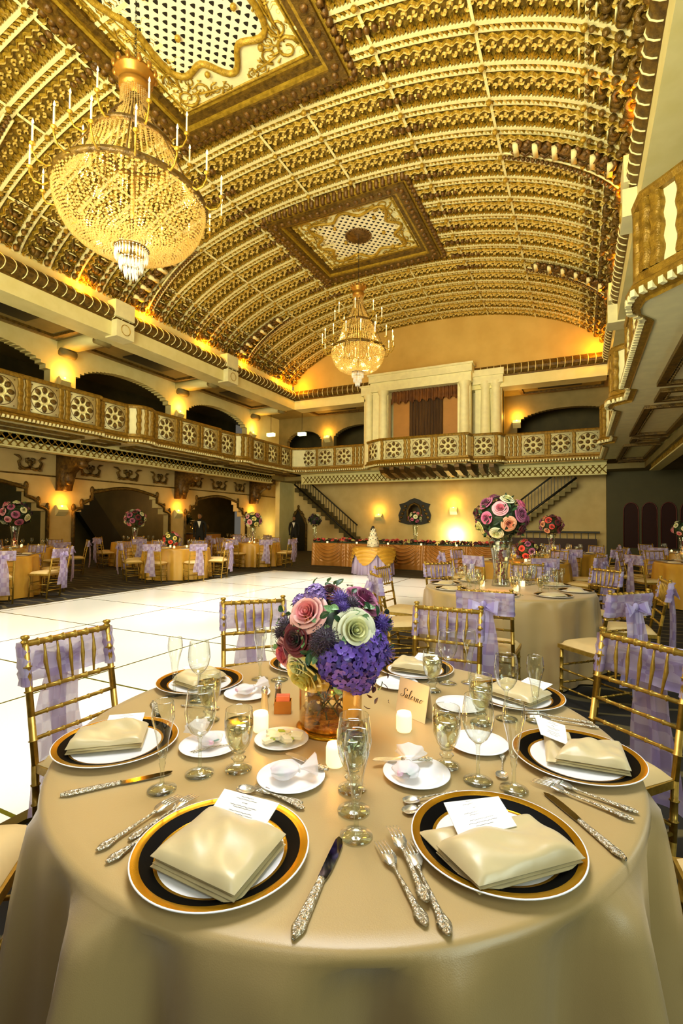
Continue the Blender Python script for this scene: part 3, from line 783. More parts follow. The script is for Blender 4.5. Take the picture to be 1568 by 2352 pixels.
b.build('masonry', CREAMW, pv, False)
for x, y in ((-7.4, YF+.2), (-4.02, YF+.2), (-8.2, YF+.55), (-2.9, YF+.65), (-3.3, YF+.65)):
    b = MB(); b.lathe([(.24, 3.8), (.24, 3.9), (.2, 3.98), (.19, 5.5), (.17, 6.8), (.2, 6.84), (.24, 6.95), (.24, 7.0)], 20, (x, y, 0)); b.build('column', CREAMW, pv)
MB().box(-7.15, -4.25, YF+.75, YF+.8, 3.8, 7).build('loft_wall', TERRA, pv, False)
b = MB(); b.grid(lambda i, j: (-6.4+1.4*i, YF+.66+.04*sin(i*70), 3.9+2.75*j), 90, 2); b.build('curtain', CURT, pv)
b = MB(); b.grid(lambda i, j: (-7.15+2.9*i, YF+.5+.05*sin(i*120), 6.45+.12*abs(sin(i*30))*(1-j)+.55*j), 160, 3); b.build('valance', VAL, pv)

# sconces
def sconce(name_loc, n, kind, label):
    x, y, z = name_loc
    root = thing('wall_sconce', label, 'wall lamp', (x, y, z), atan2(n[1], n[0]), 'uplight wall sconces')
    b = MB(); b.prism([(0, .16), (.05, .16), (.17, .02), (.14, -.05), (.05, -.14), (0, -.18)], -.16, .16, 'xz')
    b.x = None; b.build('shield_shade', CREAM, root, False)
    b = MB(); b.ball((.08, 0, .13), .03, 8, 6); b.build('bulb', BULB, root)
    return root
LIGHTS = []
def plight(name, loc, e, col, r=.05, typ='POINT', **k):
    l = bpy.data.lights.new(name, typ); l.energy = e; l.color = lin(col)[:3]
    if typ != 'AREA': l.shadow_soft_size = r
    for a, v in k.items(): setattr(l, a, v)
    o = bpy.data.objects.new(name, l); COL.objects.link(o); o.location = loc; LIGHTS.append(o)
    return o
def aim(o, t):
    d = Vector(t)-o.location; o.rotation_euler = d.to_track_quat('-Z', 'Y').to_euler()
near = ['fourth', 'nearest', 'second nearest', 'third nearest', 'farthest']
for i, y in enumerate(PIL[1:], 1):
    sconce((-14.5, y, 1.75), (1, 0), 0, 'cream shield sconce glowing on the lower left arcade pier, %s' % near[i])
    plight('sconce_lamp', (-14.3, y, 2.02), 20, '#ffac38', .05)
    sconce((-14.5, y, 5.75), (1, 0), 0, 'cream shield sconce glowing on the upper left gallery pier, %s' % near[i])
    plight('sconce_lamp', (-14.28, y, 6.05), 36, '#ffb040', .05)
for x, w in ((-11.55, 'left of the pavilion'), (-2.75+.35, 'right of the pavilion'), (2.0, 'at the far right corner')):
    sconce((x, 22, 5.75), (0, -1), 0, 'shield sconce on the back gallery wall %s' % w)
    plight('sconce_lamp', (x, 21.75, 6.05), 60, '#ffb040', .06)
for x, z, w in ((-8.7, 1.75, 'left'), (-5.1, 2.05, 'right')):
    sconce((x, 22, z), (0, -1), 0, 'small sconce on the wall behind the head table, %s of the mirror' % w)
    plight('sconce_lamp', (x, 21.7, z+.3), 25, '#ffc050', .05)
# exit style ceiling lanterns in the gallery
for x, y, z, w in ((-14.0, 20.5, 5.9, 'left'), (-12.6, 21.2, 5.95, 'right')):
    t = thing('ceiling_lantern', 'small pale glowing lantern in the upper left corner of the gallery, %s one' % w, 'lamp', (x, y, z))
    MB().box(-.2, .2, -.1, .1, -.1, .06).build('lantern_glass', pbr('lantern_glow_'+w, '#eaf2c0', .5, emis='#e6f0a8', estr=3), t, False)
    MB().tube([(0, 0, .06), (0, 0, 6.98-z)], .012, 5).build('rod', DARKI, t)

# ------------------------------------------------------------------ stairs at the back
def stairs(name, x0, z0, x1, z1, y, label, m):
    root = struct(thing(name, label, 'staircase')); n = 14
    b = MB(); b.tube([(x0, y, z0+.85), (x1, y, z1+.85)], .035, 6); b.tube([(x0, y, z0+.08), (x1, y, z1+.08)], .045, 4); b.build('handrail', DARKI, root)
    for k in range(24):
        t = (k+.5)/24; x = x0+(x1-x0)*t; z = z0+(z1-z0)*t
        MB().box(x-.012, x+.012, y-.012, y+.012, z+.08, z+.85).build('baluster', DARKI, root, False)
    b = MB()
    for k in range(n):
        t0 = k/n; x = x0+(x1-x0)*t0; xx = x0+(x1-x0)*(k+1)/n; z = z0+(z1-z0)*(k+.5)/n
        b.box(min(x, xx), max(x, xx), y+.05, y+.9, z-.22, z)
    b.build('flight', m, root, False)
    return root
stairs('stairs_left', -12.9, 3.3, -9.4, .5, 21.0, 'dark balustraded staircase descending at the back left', DARKW)
stairs('stairs_right', -3.0, .9, -.1, 3.2, 21.0, 'staircase with dark balusters rising at the back right', OLIVE)
b = MB(); b.box(-3.3, .6, 21.3, 21.34, 0, .9); b.m = 1; b.tube([(-3.3, 21.3, 1.15), (.7, 21.3, 1.15)], .04, 6); [b.box(x-.015, x+.015, 21.28, 21.32, .9, 1.15) for x in [-3.2+k*.25 for k in range(16)]]
struct(b.build('trim_11', [pbr('dark_red_panel', '#3a1a10', .6), DARKI], None, False), 'low dark red railing in front of the back wall')
# gothic doorway at back left, arched red windows at right
def gothic(name, x, y, w, h, label, m, nrm):
    root = struct(thing(name, label, 'door', (x, y, 0))); b = MB()
    P = [(-w/2, 0), (-w/2, h*.62), (-w*.42, h*.7), (-w*.3, h*.8), (-w*.2, h*.86), (0, h), (w*.2, h*.86), (w*.3, h*.8), (w*.42, h*.7), (w/2, h*.62), (w/2, 0)]
    b.prism(P, -.05, 0, 'xz'); b.build('door_leaf', m, root, False)
    b = MB(); b.tube([(p[0], -.06, p[1]) for p in P], .07, 6)
    for p in P[2:-2]: b.ball((p[0], -.06, p[1]+.08), .07, 6, 5, (1, .6, 1.5))
    b.build('carved_surround', GOLDD, root); return root
gothic('door_1', -13.2, 21.98, .95, 2.2, 'dark doorway with a spiky gilded gothic surround at back left', DARKI, 0)
for k, x in enumerate((1.75, 2.35, 2.95, 3.55)):
    root = struct(thing('window_%d' % (k+1), 'tall dark red arched window on the far right wall', 'window', (x, 21.48, 0))); b = MB()
    P = [(-.24, .6), (-.24, 2.0)]+[(-.24*cos(a), 2.0+.3*sin(a)) for a in [pi*q/8 for q in range(1, 8)]]+[(.24, 2.0), (.24, .6)]
    b.prism(P, -.02, 0, 'xz'); b.build('pane', REDG, root, False)
    b = MB(); b.tube([(p[0], -.03, p[1]) for p in P], .02, 5, True); b.build('window_frame', pbr('wine_frame_%d' % k, '#5c2420', .4, .3), root)
# ornate mirror
t = thing('wall_mirror', 'small dark carved mirror with gilded arch on the wall behind the head table', 'mirror', (-6.9, 21.9, 1.95))
b = MB(); b.prism([(-.72, -.45), (-.78, -.1), (-.66, .2), (-.74, .4), (-.4, .5), (-.2, .62), (0, .68), (.2, .62), (.4, .5), (.74, .4), (.66, .2), (.78, -.1), (.72, -.45), (.3, -.55), (-.3, -.55)], -.04, .04, 'xz'); b.build('backboard', DARKI, t, False)
b = MB(); b.prism([(-.28, -.35), (-.28, .1), (-.18, .3), (0, .38), (.18, .3), (.28, .1), (.28, -.35)], -.06, -.04, 'xz'); b.build('mirror_glass', MIRR, t, False)
b = MB(); b.tube([(x, -.06, z) for x, z in ((-.32, -.38), (-.32, .12), (-.2, .34), (0, .44), (.2, .34), (.32, .12), (.32, -.38))], .05, 6)
for s_ in (-1, 1):
    for q in range(5): b.ball((s_*(.42+.07*q), -.06, .3-.17*q), .07, 6, 5)
b.build('carved_frame', GOLDD, t)

# ------------------------------------------------------------------ chandeliers
def chandelier(x, y, sc, sz, zb, label, zc):
    """local z=0 at the bottom tip"""
    root = thing('crystal_chandelier', label, 'chandelier', (x, y, zb)); H_ = 2.78
    RR_, ZR = .72, 1.02      # main ring
    RU, ZU = .40, 1.78       # upper ring
    def R(v): return v*sc
    b = MB()
    for (r, z, w) in ((RR_, ZR, .035), (RU, ZU, .03)):
        b.lathe([(r-.015, z-w), (r+.015, z-w), (r+.025, z), (r+.015, z+w), (r-.015, z+w), (r-.015, z-w)], 48)
    b.lathe([(.155, .34), (.17, .36), (.155, .38), (.14, .36), (.155, .34)], 24)
    b.x = None; b.build('brass_ring', GOLDD, root).scale = (sc, sc, sz)
    b = MB(); b.lathe([(.06, 2.52), (.15, 2.58), (.16, 2.66), (.12, 2.68), (.15, 2.74), (.19, 2.80), (.2, 2.83), (.05, 2.82), (.02, 2.9)], 20)
    for k in range(12): a = k*pi/6; b.ball((.2*cos(a), .2*sin(a), 2.85), .035, 6, 5, (.8, .8, 1.6))
    b.build('crown', pbr('crown_copper_gold', '#b08030', .35, .6) if 'crown_copper_gold' not in MATS else MATS['crown_copper_gold'], root).scale = (sc, sc, sz)
    # bead drapes
    def drape(name, ns, nb, fn, br, jitter=0):
        b = MB()
        for k in range(ns):
            a = 2*pi*k/ns
            for q in range(nb):
                t = (q+.5*(k % 2))/nb; r, z = fn(t); s_ = br*(.8+.5*random.random())
                b.octa((r*cos(a), r*sin(a), z), s_, s_*1.25)
        o = b.build(name, CRYS, root, False); o.scale = (sc, sc, sz); o['kind'] = 'stuff'
    def bowl(t): a = t*pi/2; return (.155+(RR_-.155)*cos(a)**.8, ZR-(ZR-.36)*sin(a)**1.0)
    drape('bowl_bead_drape', 88, 26, bowl, .0135)
    drape('inner_bowl_drape', 44, 16, lambda t: (.12+(RR_-.2)*cos(t*pi/2), ZR-.02-.5*sin(t*pi/2)), .012)
    drape('shoulder_bead_drape', 56, 26, lambda t: (RU+(RR_-.06-RU)*(1-t)**1.7*.95, ZR+(ZU-ZR)*t), .0115)
    drape('neck_bead_drape', 36, 30, lambda t: (.13+(RU-.13)*(1-t)**3.0, ZU+(2.58-ZU)*t), .0105)
    b = MB()
    for r, z0, nn in ((.155, .34, 30), (.11, .20, 20), (.06, .09, 12)):
        for k in range(nn):
            a = 2*pi*k/nn; c, s_ = cos(a)*r, sin(a)*r; b.octa((c, s_, z0-.07), .012, .075)
            b.octa((c, s_, z0+.01), .012, .012)
    o = b.build('crystal_pendant', pbr('white_crystal', '#f4f8ff', .08, .2, spec=1), root, False); o.scale = (sc, sc, sz); o['kind'] = 'stuff'
    b = MB(); b.tube([(0, 0, .3), (0, 0, 2.6)], .02, 6)
    for k in range(8): a = k*pi/4; b.tube([(.03*cos(a), .03*sin(a), 2.5), (RU*cos(a), RU*sin(a), ZU), (RR_*cos(a), RR_*sin(a), ZR)], .008, 4)
    b.build('stem', GOLDD, root).scale = (sc, sc, sz)
    arm = MB(); L1 = .24
    arm.tube([(0, 0, 0), (.08, 0, -.07), (.17, 0, -.05), (.22, 0, .03), (.22, 0, .09)], [.011, .013, .011, .010, .012], 6)
    arm.tube([(.02, 0, 0), (.04, 0, .05), (.09, 0, .06), (.10, 0, .02)], .007, 5)
    arm.lathe([(.005, .08), (.035, .10), (.03, .115), (.012, .12)], 10, (.22, 0, 0))
    me_arm = arm.mesh('candle_arm', GOLD)
    cd = MB(); cd.lathe([(.011, 0), (.011, .2), (.004, .205)], 8); me_c = cd.mesh('candle', WAX)
    fl = MB(); fl.lathe([(0, 0), (.012, .018), (.009, .04), (0, .07)], 8); me_f = fl.mesh('flame', FLAME)
    for (rad, z, n, of) in ((RR_, ZR, 16, .1), (RU, ZU, 8, .3)):
        for k in range(n):
            a = 2*pi*k/n+of
            o = link('candle_arm', me_arm, root, (rad*cos(a)*sc, rad*sin(a)*sc, z*sz), (0, 0, a), 1.15)
            c = link('candle', me_c, o, (.22, 0, .115)); 
            f = link('flame', me_f, root, (rad*sc*cos(a)+.253*cos(a), rad*sc*sin(a)+.253*sin(a), z*sz+.37), None, 1.15)
    b = MB(); n = 40; z0 = 2.86*sz; z1 = zc-zb
    for k in range(int((z1-z0)/.07)):
        z = z0+k*.07; q = k % 2
        b.tube([((.016*cos(a) if q else 0), (0 if q else .016*cos(a)), z+.04+.042*sin(a)) for a in [j*pi/4 for j in range(8)]], .0045, 4, True)
    b.build('chain', DARKI, root)
    for k in range(6):
        a = k*pi/3; plight('chandelier_lamp', (x+.3*sc*cos(a), y+.3*sc*sin(a), zb+(ZR+.05)*sz), 15*sc, '#ffd98a', .04)
    plight('chandelier_lamp', (x, y, zb+ZR*.75*sz), 24*sc, '#ffdf98', .06); plight('chandelier_lamp', (x, y+.01, zb+(ZU-.2)*sz), 12*sc, '#ffcf78', .05)
    return root
chandelier(-5.85, 4.95, 1.43, 1.06, 4.98, 'large crystal chandelier with white candles hanging near the camera', 9.68)
chandelier(-5.72, 12.72, 1.07, 1.0, 5.40, 'smaller distant crystal chandelier in front of the lunette wall', 9.7)

# ------------------------------------------------------------------ chairs
def sash_band(mb, wr=.012):
    def f(i, j):
        th = i*2-1                       # -1..1 across the back and round the posts
        x = max(-.205, min(.205, th*.26)); ov = max(0, abs(th)*.26-.205)
        y = -.292+ov*.9 if ov > 0 else -.292+.004*sin(i*23)
        z = .735+.165*j+wr*sin(j*9+i*14)*(1-abs(2*j-1))
        # front-leaning post line
        y += (z-.72)*-.16
        y += wr*.55*sin(j*22+i*6)
        return (x if abs(th) < .8 else (x-.0*th), y, z)
    mb.grid(f, 34, 9)
def make_chair(full=True):
    root = thing('chiavari_chair', 'x', 'chair', (0, 0, 0))
    def joints(p, q, n, r): 
        out = []; rad = []
        P, Q = Vector(p), Vector(q)
        for k in range(n+1):
            t = k/n
            if 0 < k < n:
                for dt, rr in ((-.012, r), (-.006, r*1.35), (.006, r*1.35), (.012, r)): out.append(P.lerp(Q, t+dt)); rad.append(rr)
            else: out.append(P.lerp(Q, t)); rad.append(r)
        return out, rad
    def post(b, sx):
        P = [(sx*.185, -.155, 0), (sx*.185, -.185, .22), (sx*.185, -.20, .44), (sx*.185, -.232, .62), (sx*.185, -.285, .90)]
        for a, c, n in zip(P, P[1:], (3, 3, 2, 3)):
            pts, rad = joints(a, c, n, .0135); b.tube(pts, rad, 8)
        b.lathe([(.0, -.012), (.014, -.01), (.016, 0), (.010, .006), (.017, .014), (.015, .022), (.0, .026)], 8, (sx*.185, -.285, .905))
    def fleg(b, sx):
        pts, rad = joints((sx*.175, .185, 0), (sx*.175, .175, .43), 5, .0135); b.tube(pts, rad, 8)
    if full:
        for sx in (-1, 1):
            b = MB(); post(b, sx); b.build('back_leg', CHAIRG, root)
            b = MB(); fleg(b, sx); b.build('front_leg', CHAIRG, root)
        def rail(name, p, q, n, r=.0095):
            b = MB(); pts, rad = joints(p, q, n, r); b.tube(pts, rad, 7); return b.build(name, CHAIRG, root)
        rail('crest_rail', (-.19, -.283, .895), (.19, -.283, .895), 7, .0125)
        rail('back_rail', (-.185, -.252, .715), (.185, -.252, .715), 6)
        rail('back_rail', (-.185, -.232, .625), (.185, -.232, .625), 6, .008)
        rail('back_rail', (-.185, -.217, .535), (.185, -.217, .535), 6, .008)
        for x in (-.11, -.055, 0, .055, .11):
            b = MB(); b.tube([(x*.9, -.252, .715), (x*.95, -.262, .77), (x, -.268, .81), (x, -.272, .85), (x, -.283, .895)], [.004, .007, .0095, .006, .004], 6); b.build('spindle', CHAIRG, root)
        for z in (.14, .28):
            rail('stretcher', (-.175, .183, z), (.175, .183, z), 5, .008); rail('stretcher', (-.185, -.18, z), (.185, -.18, z), 5, .008)
            for sx in (-1, 1): rail('stretcher', (sx*.178, .183, z-.03), (sx*.185, -.18, z-.03), 4, .008)
    else:
        b = MB()
        for sx in (-1, 1):
            b.tube([(sx*.185, -.155, 0), (sx*.185, -.20, .44), (sx*.185, -.232, .62), (sx*.185, -.285, .92)], .015, 6)
            b.tube([(sx*.175, .185, 0), (sx*.175, .175, .43)], .014, 6)
            for z in (.12, .25): b.tube([(sx*.178, .183, z), (sx*.185, -.18, z)], .008, 5)
        for z, y in ((.895, -.283), (.715, -.252), (.625, -.232), (.535, -.217), (.14, -.17), (.28, -.19)): b.tube([(-.185, y, z), (.185, y, z)], .010, 5)
        for z in (.14, .28): b.tube([(-.175, .183, z), (.175, .183, z)], .009, 5)
        for x in (-.1, 0, .1): b.tube([(x, -.252, .715), (x, -.283, .895)], .006, 5)
        b.build('frame', CHAIRG, root)
    b = MB(); b.prism([(-.19, -.2), (.19, -.2), (.2, .1), (.195, .2), (-.195, .2), (-.2, .1)], .415, .445); b.build('seat', CHAIRG, root, False)
    def cf(i, j):
        u, v = i*2-1, j*2-1; k = (1-u**4)*(1-v**4); 
        return (u*.185, v*.19, .446+.045*k**.35)
    b = MB(); b.grid(cf, 15, 15); b.build('seat_cushion', CUSH, root)
    b = MB(); sash_band(b); 
    for sx in (-1, 1):
        b.grid(lambda i, j: (sx*.187+(.020+.003*sin(j*19+i*9))*cos(2*pi*i), -.252-.19*(.02+.165*j)-.004+(.020+.003*sin(j*23))*sin(2*pi*i), .735+.150*j), 10, 9, True)
    sa = b.build('sash', SASH, root)
    b = MB()
    for s_ in (-1, 1):
        b.grid(lambda i, j: (s_*(.01+.12*sin(pi*i)*(.6+.4*i)) , -.33-.03*sin(pi*i)-.015*cos(j*3), .81+(.05*(j-.5))*sin(pi*i)*1.9-.025*i), 10, 4)
        b.grid(lambda i, j: (s_*(.015+.04*i)+(.10+.06*i)*(j-.5)*(1 if s_ > 0 else -1)+.01*sin(i*7+j*5), -.325-.02*sin(i*3)+.012*sin(j*9+s_), .81-(.60+.04*s_)*i), 16, 7)
    b.ball((0, -.335, .81), .026, 8, 6, (1, .7, 1.2)); b.build('sash_bow' if full else 'sash_bow', SASH, sa if full else root)
    return root
chairF = make_chair(True); chairS = make_chair(False)
usedF = [False, False]
GP = {0: 'at its right', 45: 'at its far right', 90: 'at its far side', 135: 'at its far left', 180: 'at its left', 225: 'at its near left', 270: 'at its near side', 315: 'at its near right'}
def place_chair(tc, ang, r, label, group, full, dr=0):
    a = radians(ang); loc = (tc[0]+r*cos(a), tc[1]+r*sin(a), .02 if (-8.05 < tc[0]+r*cos(a) < -2.35 and .6 < tc[1]+r*sin(a) < 12.05) else 0)
    rz = a+pi/2+dr
    base = chairF if full else chairS; k = 0 if full else 1
    if not usedF[k]:
        usedF[k] = True; base.location = loc; base.rotation_euler = (0, 0, rz); base['label'] = label; base['group'] = group
        KIDS[base.name] = [(c, list(c.children)) for c in base.children]; return base
    return dup(base, loc, rz, label, group)

# ------------------------------------------------------------------ round tables
def tablecloth(R=.8, zt=.757, seed=0, nf=13, spread=.05, amp=.036):
    b = MB(); rnd = random.Random(seed); ph = [rnd.uniform(0, 6.28) for _ in range(4)]
    n = 220; rows = []
    prof = [(0, 0)]+[(R*q, 0) for q in (.3, .6, .85, .95)]+[(R-.012, -.001), (R, -.006), (R+.004, -.02)]
    for r, z in prof:
        rows.append([b.av((0, 0, zt))] if r == 0 else [b.av((r*cos(2*pi*k/n), r*sin(2*pi*k/n), zt+z)) for k in range(n)])
    for d in (.04, .09, .17, .28, .42, .56, .68, .745):
        t = d/.745; row = []
        for k in range(n):
            a = 2*pi*k/n
            w = sin(nf*a+ph[0]+.8*sin(2*a+ph[1]))+.45*sin((nf*2-3)*a+ph[2])+.35*sin(5*a+ph[3])
            am = amp*t**.5; r = R+.006+spread*t*.6+am*w*1.0
            row.append(b.av((r*cos(a), r*sin(a), zt-d+(.004 if t >= 1 else 0))))
        rows.append(row)
    for j in range(len(rows)-1):
        a, c = rows[j], rows[j+1]
        for k in range(n):
            k2 = (k+1) % n
            if len(a) == 1: b.af(a[0], c[k], c[k2])
            else: b.af(a[k2], a[k], c[k], c[k2])
    return b
def round_table(loc, label, R=.8):
    t = thing('round_table', label, 'table', (loc[0], loc[1], 0), 0, 'round banquet tables')
    b = MB(); b.lathe([(0, .72), (R-.02, .72), (R-.02, .748), (0, .748)], 40); b.build('tabletop', pbr('plywood', '#8a6a3c', .6) if 'plywood' not in MATS else MATS['plywood'], t)
    for k in range(4):
        a = pi/4+k*pi/2; MB().tube([(.5*cos(a), .5*sin(a), .0), (.45*cos(a), .45*sin(a), .72)], .014, 6).build('leg', DARKI, t)
    return t
def cloth_at(loc, m, label, seed, R=.8, **kw):
    o = tablecloth(R, seed=seed, **kw).build('tablecloth', m, None, True); o.location = (loc[0], loc[1], 0)
    return tag(o, label, 'tablecloth', 'satin tablecloths')
TC = (-.659, 1.378)
ZT = .7575
round_table(TC, 'round banquet table in the foreground hidden under its champagne cloth')
cloth_at(TC, CLOTH, 'champagne satin tablecloth draped over the big foreground table', 3, nf=15, amp=.08, spread=.05)

# ------------------------------------------------------------------ place settings
def polar(r, deg): return (TC[0]+r*cos(radians(deg)), TC[1]+r*sin(radians(deg)))
chg = MB()
chg.lathe([(0, .003), (.085, .003), (.116, .006), (.119, .0065), (.122, .0075), (.146, .016), (.1605, .0185), (.163, .0185), (.1635, .0172), (.15, .012), (.12, .002), (.09, 0), (0, 0)], 72,
          mats=[0, 0, 1, 1, 2, 1, 0, 0, 0, 0, 0, 0])
me_chg = chg.mesh('charger_plate', [WHITEC, GOLDL, BLACKC])
bp = MB(); bp.lathe([(0, .003), (.05, .003), (.062, .006), (.082, .013), (.083, .012), (.06, .002), (.045, 0), (0, 0)], 48); me_bp = bp.mesh('bread_plate', WHITEC)

def bez(P, n=14):
    out = []
    for k in range(n):
        t = k/(n-1); out.append(tuple(sum((1, 3, 3, 1)[i]*(1-t)**(3-i)*t**i*P[i][c] for i in range(4)) for c in range(len(P[0]))))
    return out
def fork(L_=.2, seed=0):
    """along +x from handle end (0) to tines (L)"""
    t = MB(); n = 22
    def prof(u):
        if u < .12: return .0035+.0075*sin(pi*min(1, u/.12)*.62)
        if u < .2: return .0105-.055*(u-.12)
        if u < .62: return .0062-.0055*(u-.2)/.42*.7
        if u < .70: return .0030+.0085*((u-.62)/.08)
        return .0118
    def zc(u): return .004+.0035*sin(u*3)+(.010*max(0, (u-.55)/.45)**1 if u < .75 else .0045+.0075*(1-(u-.75)/.25)*.6)
    hd = MB(); U = [k/24*.66 for k in range(25)]
    rows = [[hd.av((u*L_, s_*prof(u)*w, .003+zc(u)*.45+h)) for s_, w, h in ((-1, 1, 0), (-1, .55, .0022), (0, 1, .003), (1, .55, .0022), (1, 1, 0), (0, 0, -.0015))] for u in U]
    for a, c in zip(rows, rows[1:]):
        for q in range(6): hd.af(a[q], a[(q+1) % 6], c[(q+1) % 6], c[q])
    hd.af(*rows[0])
    hm = MB(); U2 = [.66+k/8*.12 for k in range(9)]
    rows = [[hm.av((u*L_, s_*prof(u), .003+zc(.66)*.45+.004*sin((u-.66)*12)+h)) for s_, h in ((-1, .001), (0, -.0012), (1, .001), (1, -.0008), (0, -.003), (-1, -.0008))] for u in U2]
    for a, c in zip(rows, rows[1:]):
        for q in range(6): hm.af(a[q], a[(q+1) % 6], c[(q+1) % 6], c[q])
    for q in range(4):
        y = (-.0094+q*.00627)
        hm.tube([((.775+.225*k/5)*L_, y, .0075+.0035*sin(pi*.55*(1-k/5))-.001*k/5) for k in range(6)], [.0019, .0018, .0017, .0016, .0013, .0007], 5)
    return hd.mesh('handle', SILVERR), hm.mesh('fork_head', SILVER)
def spoon(L_=.18):
    hd = MB(); U = [k/24*.74 for k in range(25)]
    def prof(u): return .0035+.0065*sin(pi*min(1, u/.14)*.62) if u < .14 else max(.0022, .0096-.04*(u-.14)) if u < .3 else .0024
    rows = [[hd.av((u*L_, s_*prof(u)*w, .0035+.004*sin(u*3)+h)) for s_, w, h in ((-1, 1, 0), (-1, .55, .002), (0, 1, .0028), (1, .55, .002), (1, 1, 0), (0, 0, -.0015))] for u in U]
    for a, c in zip(rows, rows[1:]):
        for q in range(6): hd.af(a[q], a[(q+1) % 6], c[(q+1) % 6], c[q])
    bl = MB()
    bl.grid(lambda i, j: ((.73+.27*(1-cos(pi*i))/2)*L_, (j*2-1)*.0175*sin(pi*i)**.7, .0075-.007*sin(pi*i)*(1-(j*2-1)**2)), 14, 9)
    return hd.mesh('handle', SILVERR), bl.mesh('spoon_bowl', SILVER)
def knife(L_=.235, butter=False):
    hd = MB(); U = [k/24*.52 for k in range(25)]
    def prof(u): return .003+.0085*sin(pi*min(1, u/.13)*.65) if u < .13 else .0103-.009*(u-.13)
    rows = [[hd.av((u*L_, s_*prof(u)*w, .004+h)) for s_, w, h in ((-1, 1, 0), (-1, .6, .004), (0, 1, .005), (1, .6, .004), (1, 1, 0), (0, 0, -.004))] for u in U]
    for a, c in zip(rows, rows[1:]):
        for q in range(6): hd.af(a[q], a[(q+1) % 6], c[(q+1) % 6], c[q])
    hd.af(*rows[0]); hd.af(*rows[-1][::-1])
    bl = MB(); P = [(.5, -.006), (.54, -.0085), (.62, -.0105), (.8, -.011), (.92, -.009), (.975, -.004), (1.0, .004), (.96, .0075), (.8, .008), (.54, .0072), (.5, .006)]
    bl.prism([(u*L_, v) for u, v in P], .003, .0046)
    return hd.mesh('handle', SILVERR), bl.mesh('blade', STEELD if not butter else SILVER, False)
FK = [fork(.20), fork(.18)]; SP = spoon(.165); KN = knife(); BK = knife(.15, True)
def cutlery(kind, name, p_tip, p_end, meshes, label, L0, z=ZT, group='silver cutlery'):
    """p_end = handle end, p_tip = other end; scaled along its own length"""
    d = (p_tip[0]-p_end[0], p_tip[1]-p_end[1]); L_ = hypot(*d); s_ = L_/L0
    s_ = max(.85, min(1.15, s_))
    t = thing(name, label, kind, (p_end[0], p_end[1], z), atan2(d[1], d[0]), group); t.scale = (s_, s_, s_)
    for m in meshes: link(m.name.split('.')[0], m, t)
    return t
# stemware
def lathe_mesh(name, prof, m, n=32): b = MB(); b.lathe(prof, n); return b.mesh(name, m)
wine_foot = lathe_mesh('foot_and_stem', [(0, .001), (.034, .001), (.035, .003), (.02, .006), (.006, .011), (.0045, .02), (.0042, .06), (.0048, .085), (.01, .095)], GLASS)
wine_bowl = lathe_mesh('bowl', [(.001, .092), (.012, .095), (.024, .107), (.034, .127), (.0385, .15), (.037, .175), (.0325, .206), (.0322, .2075), (.0316, .206)], GLASS, 40)
flute_foot = lathe_mesh('foot_and_stem', [(0, .001), (.032, .001), (.033, .003), (.018, .006), (.006, .011), (.0048, .02), (.0046, .05), (.008, .062), (.006, .068), (.009, .075)], GLASS)
flute_bowl = lathe_mesh('bowl', [(.001, .074), (.010, .078), (.012, .095), (.015, .12), (.021, .145), (.0262, .165), (.0265, .18), (.0235, .205), (.0232, .2065), (.0226, .205)], GLASS, 10)
gob_foot = lathe_mesh('foot_and_stem', [(0, .001), (.033, .001), (.034, .004), (.022, .009), (.012, .018), (.014, .026), (.019, .030), (.013, .035), (.012, .04), (.018, .046)], GLASS)
gob_bowl = lathe_mesh('bowl', [(.001, .040), (.014, .044), (.026, .062), (.034, .085), (.0365, .105), (.036, .13), (.034, .151), (.0337, .1525), (.033, .151)], GLASS, 36)
gob_water = lathe_mesh('ice_water', [(0, .05), (.012, .052), (.024, .066), (.032, .088), (.034, .105), (.0345, .122), (.02, .1215), (0, .1215)], WATER, 28)
_ib = MB(); rnd = random.Random(2)
for q in range(6):
    a = q*1.05; c = (.015*cos(a), .015*sin(a), .088+.006*q); _ib.x = Matrix.Translation(c) @ Matrix.Rotation(a, 4, 'X') @ Matrix.Rotation(a*1.7, 4, 'Z'); _ib.box(-.009, .009, -.008, .008, -.008, .008)
ice_me = _ib.mesh('ice_cubes', glass('ice', '#f0f2ea', .2, 1.0, .15), False)
def glass_at(kind, xy, z, label, group, s_=1):
    if kind == 'wine': nm, cat, ms = 'wine_glass', 'wine glass', [wine_foot, wine_bowl]
    elif kind == 'flute': nm, cat, ms = 'champagne_flute', 'champagne flute', [flute_foot, flute_bowl]
    else: nm, cat, ms = 'water_goblet', 'water goblet', [gob_foot, gob_bowl, gob_water, ice_me]
    t = thing(nm, label, cat, (xy[0], xy[1], z), random.uniform(0, 3), group)
    if s_ != 1: t.scale = (s_,)*3
    for m in ms: link(m.name.split('.')[0], m, t)
    return t
WHO = {'FL': 'the front left plate', 'FR': 'the front right plate', 'L': 'the left plate', 'R': 'the right plate', 'BL': 'the back left plate', 'BR': 'the back right plate', 'B': 'the plate behind the card', 'BB': 'the plate hidden behind the bouquet'}
CH = {'FL': polar(.636, -85.3), 'FR': polar(.632, -36.3), 'L': polar(.650, -141), 'R': polar(.655, 7.2), 'BL': polar(.672, 171.5), 'BR': polar(.675, 48), 'B': polar(.655, 88), 'BB': polar(.655, 130)}
for k, p in CH.items():
    o = link('charger_plate', me_chg, None, (p[0], p[1], ZT)); tag(o, 'black and gold rimmed white charger plate, '+{'FL': 'front left of the foreground table', 'FR': 'front right of the foreground table', 'L': 'at the left edge of the foreground table', 'R': 'at the right edge of the foreground table', 'BL': 'small, at the far left of the foreground table', 'BR': 'at the far right behind two glasses', 'B': 'at the far side behind the name card', 'BB': 'at the far side behind the bouquet'}[k], 'plate', 'black and gold charger plates')
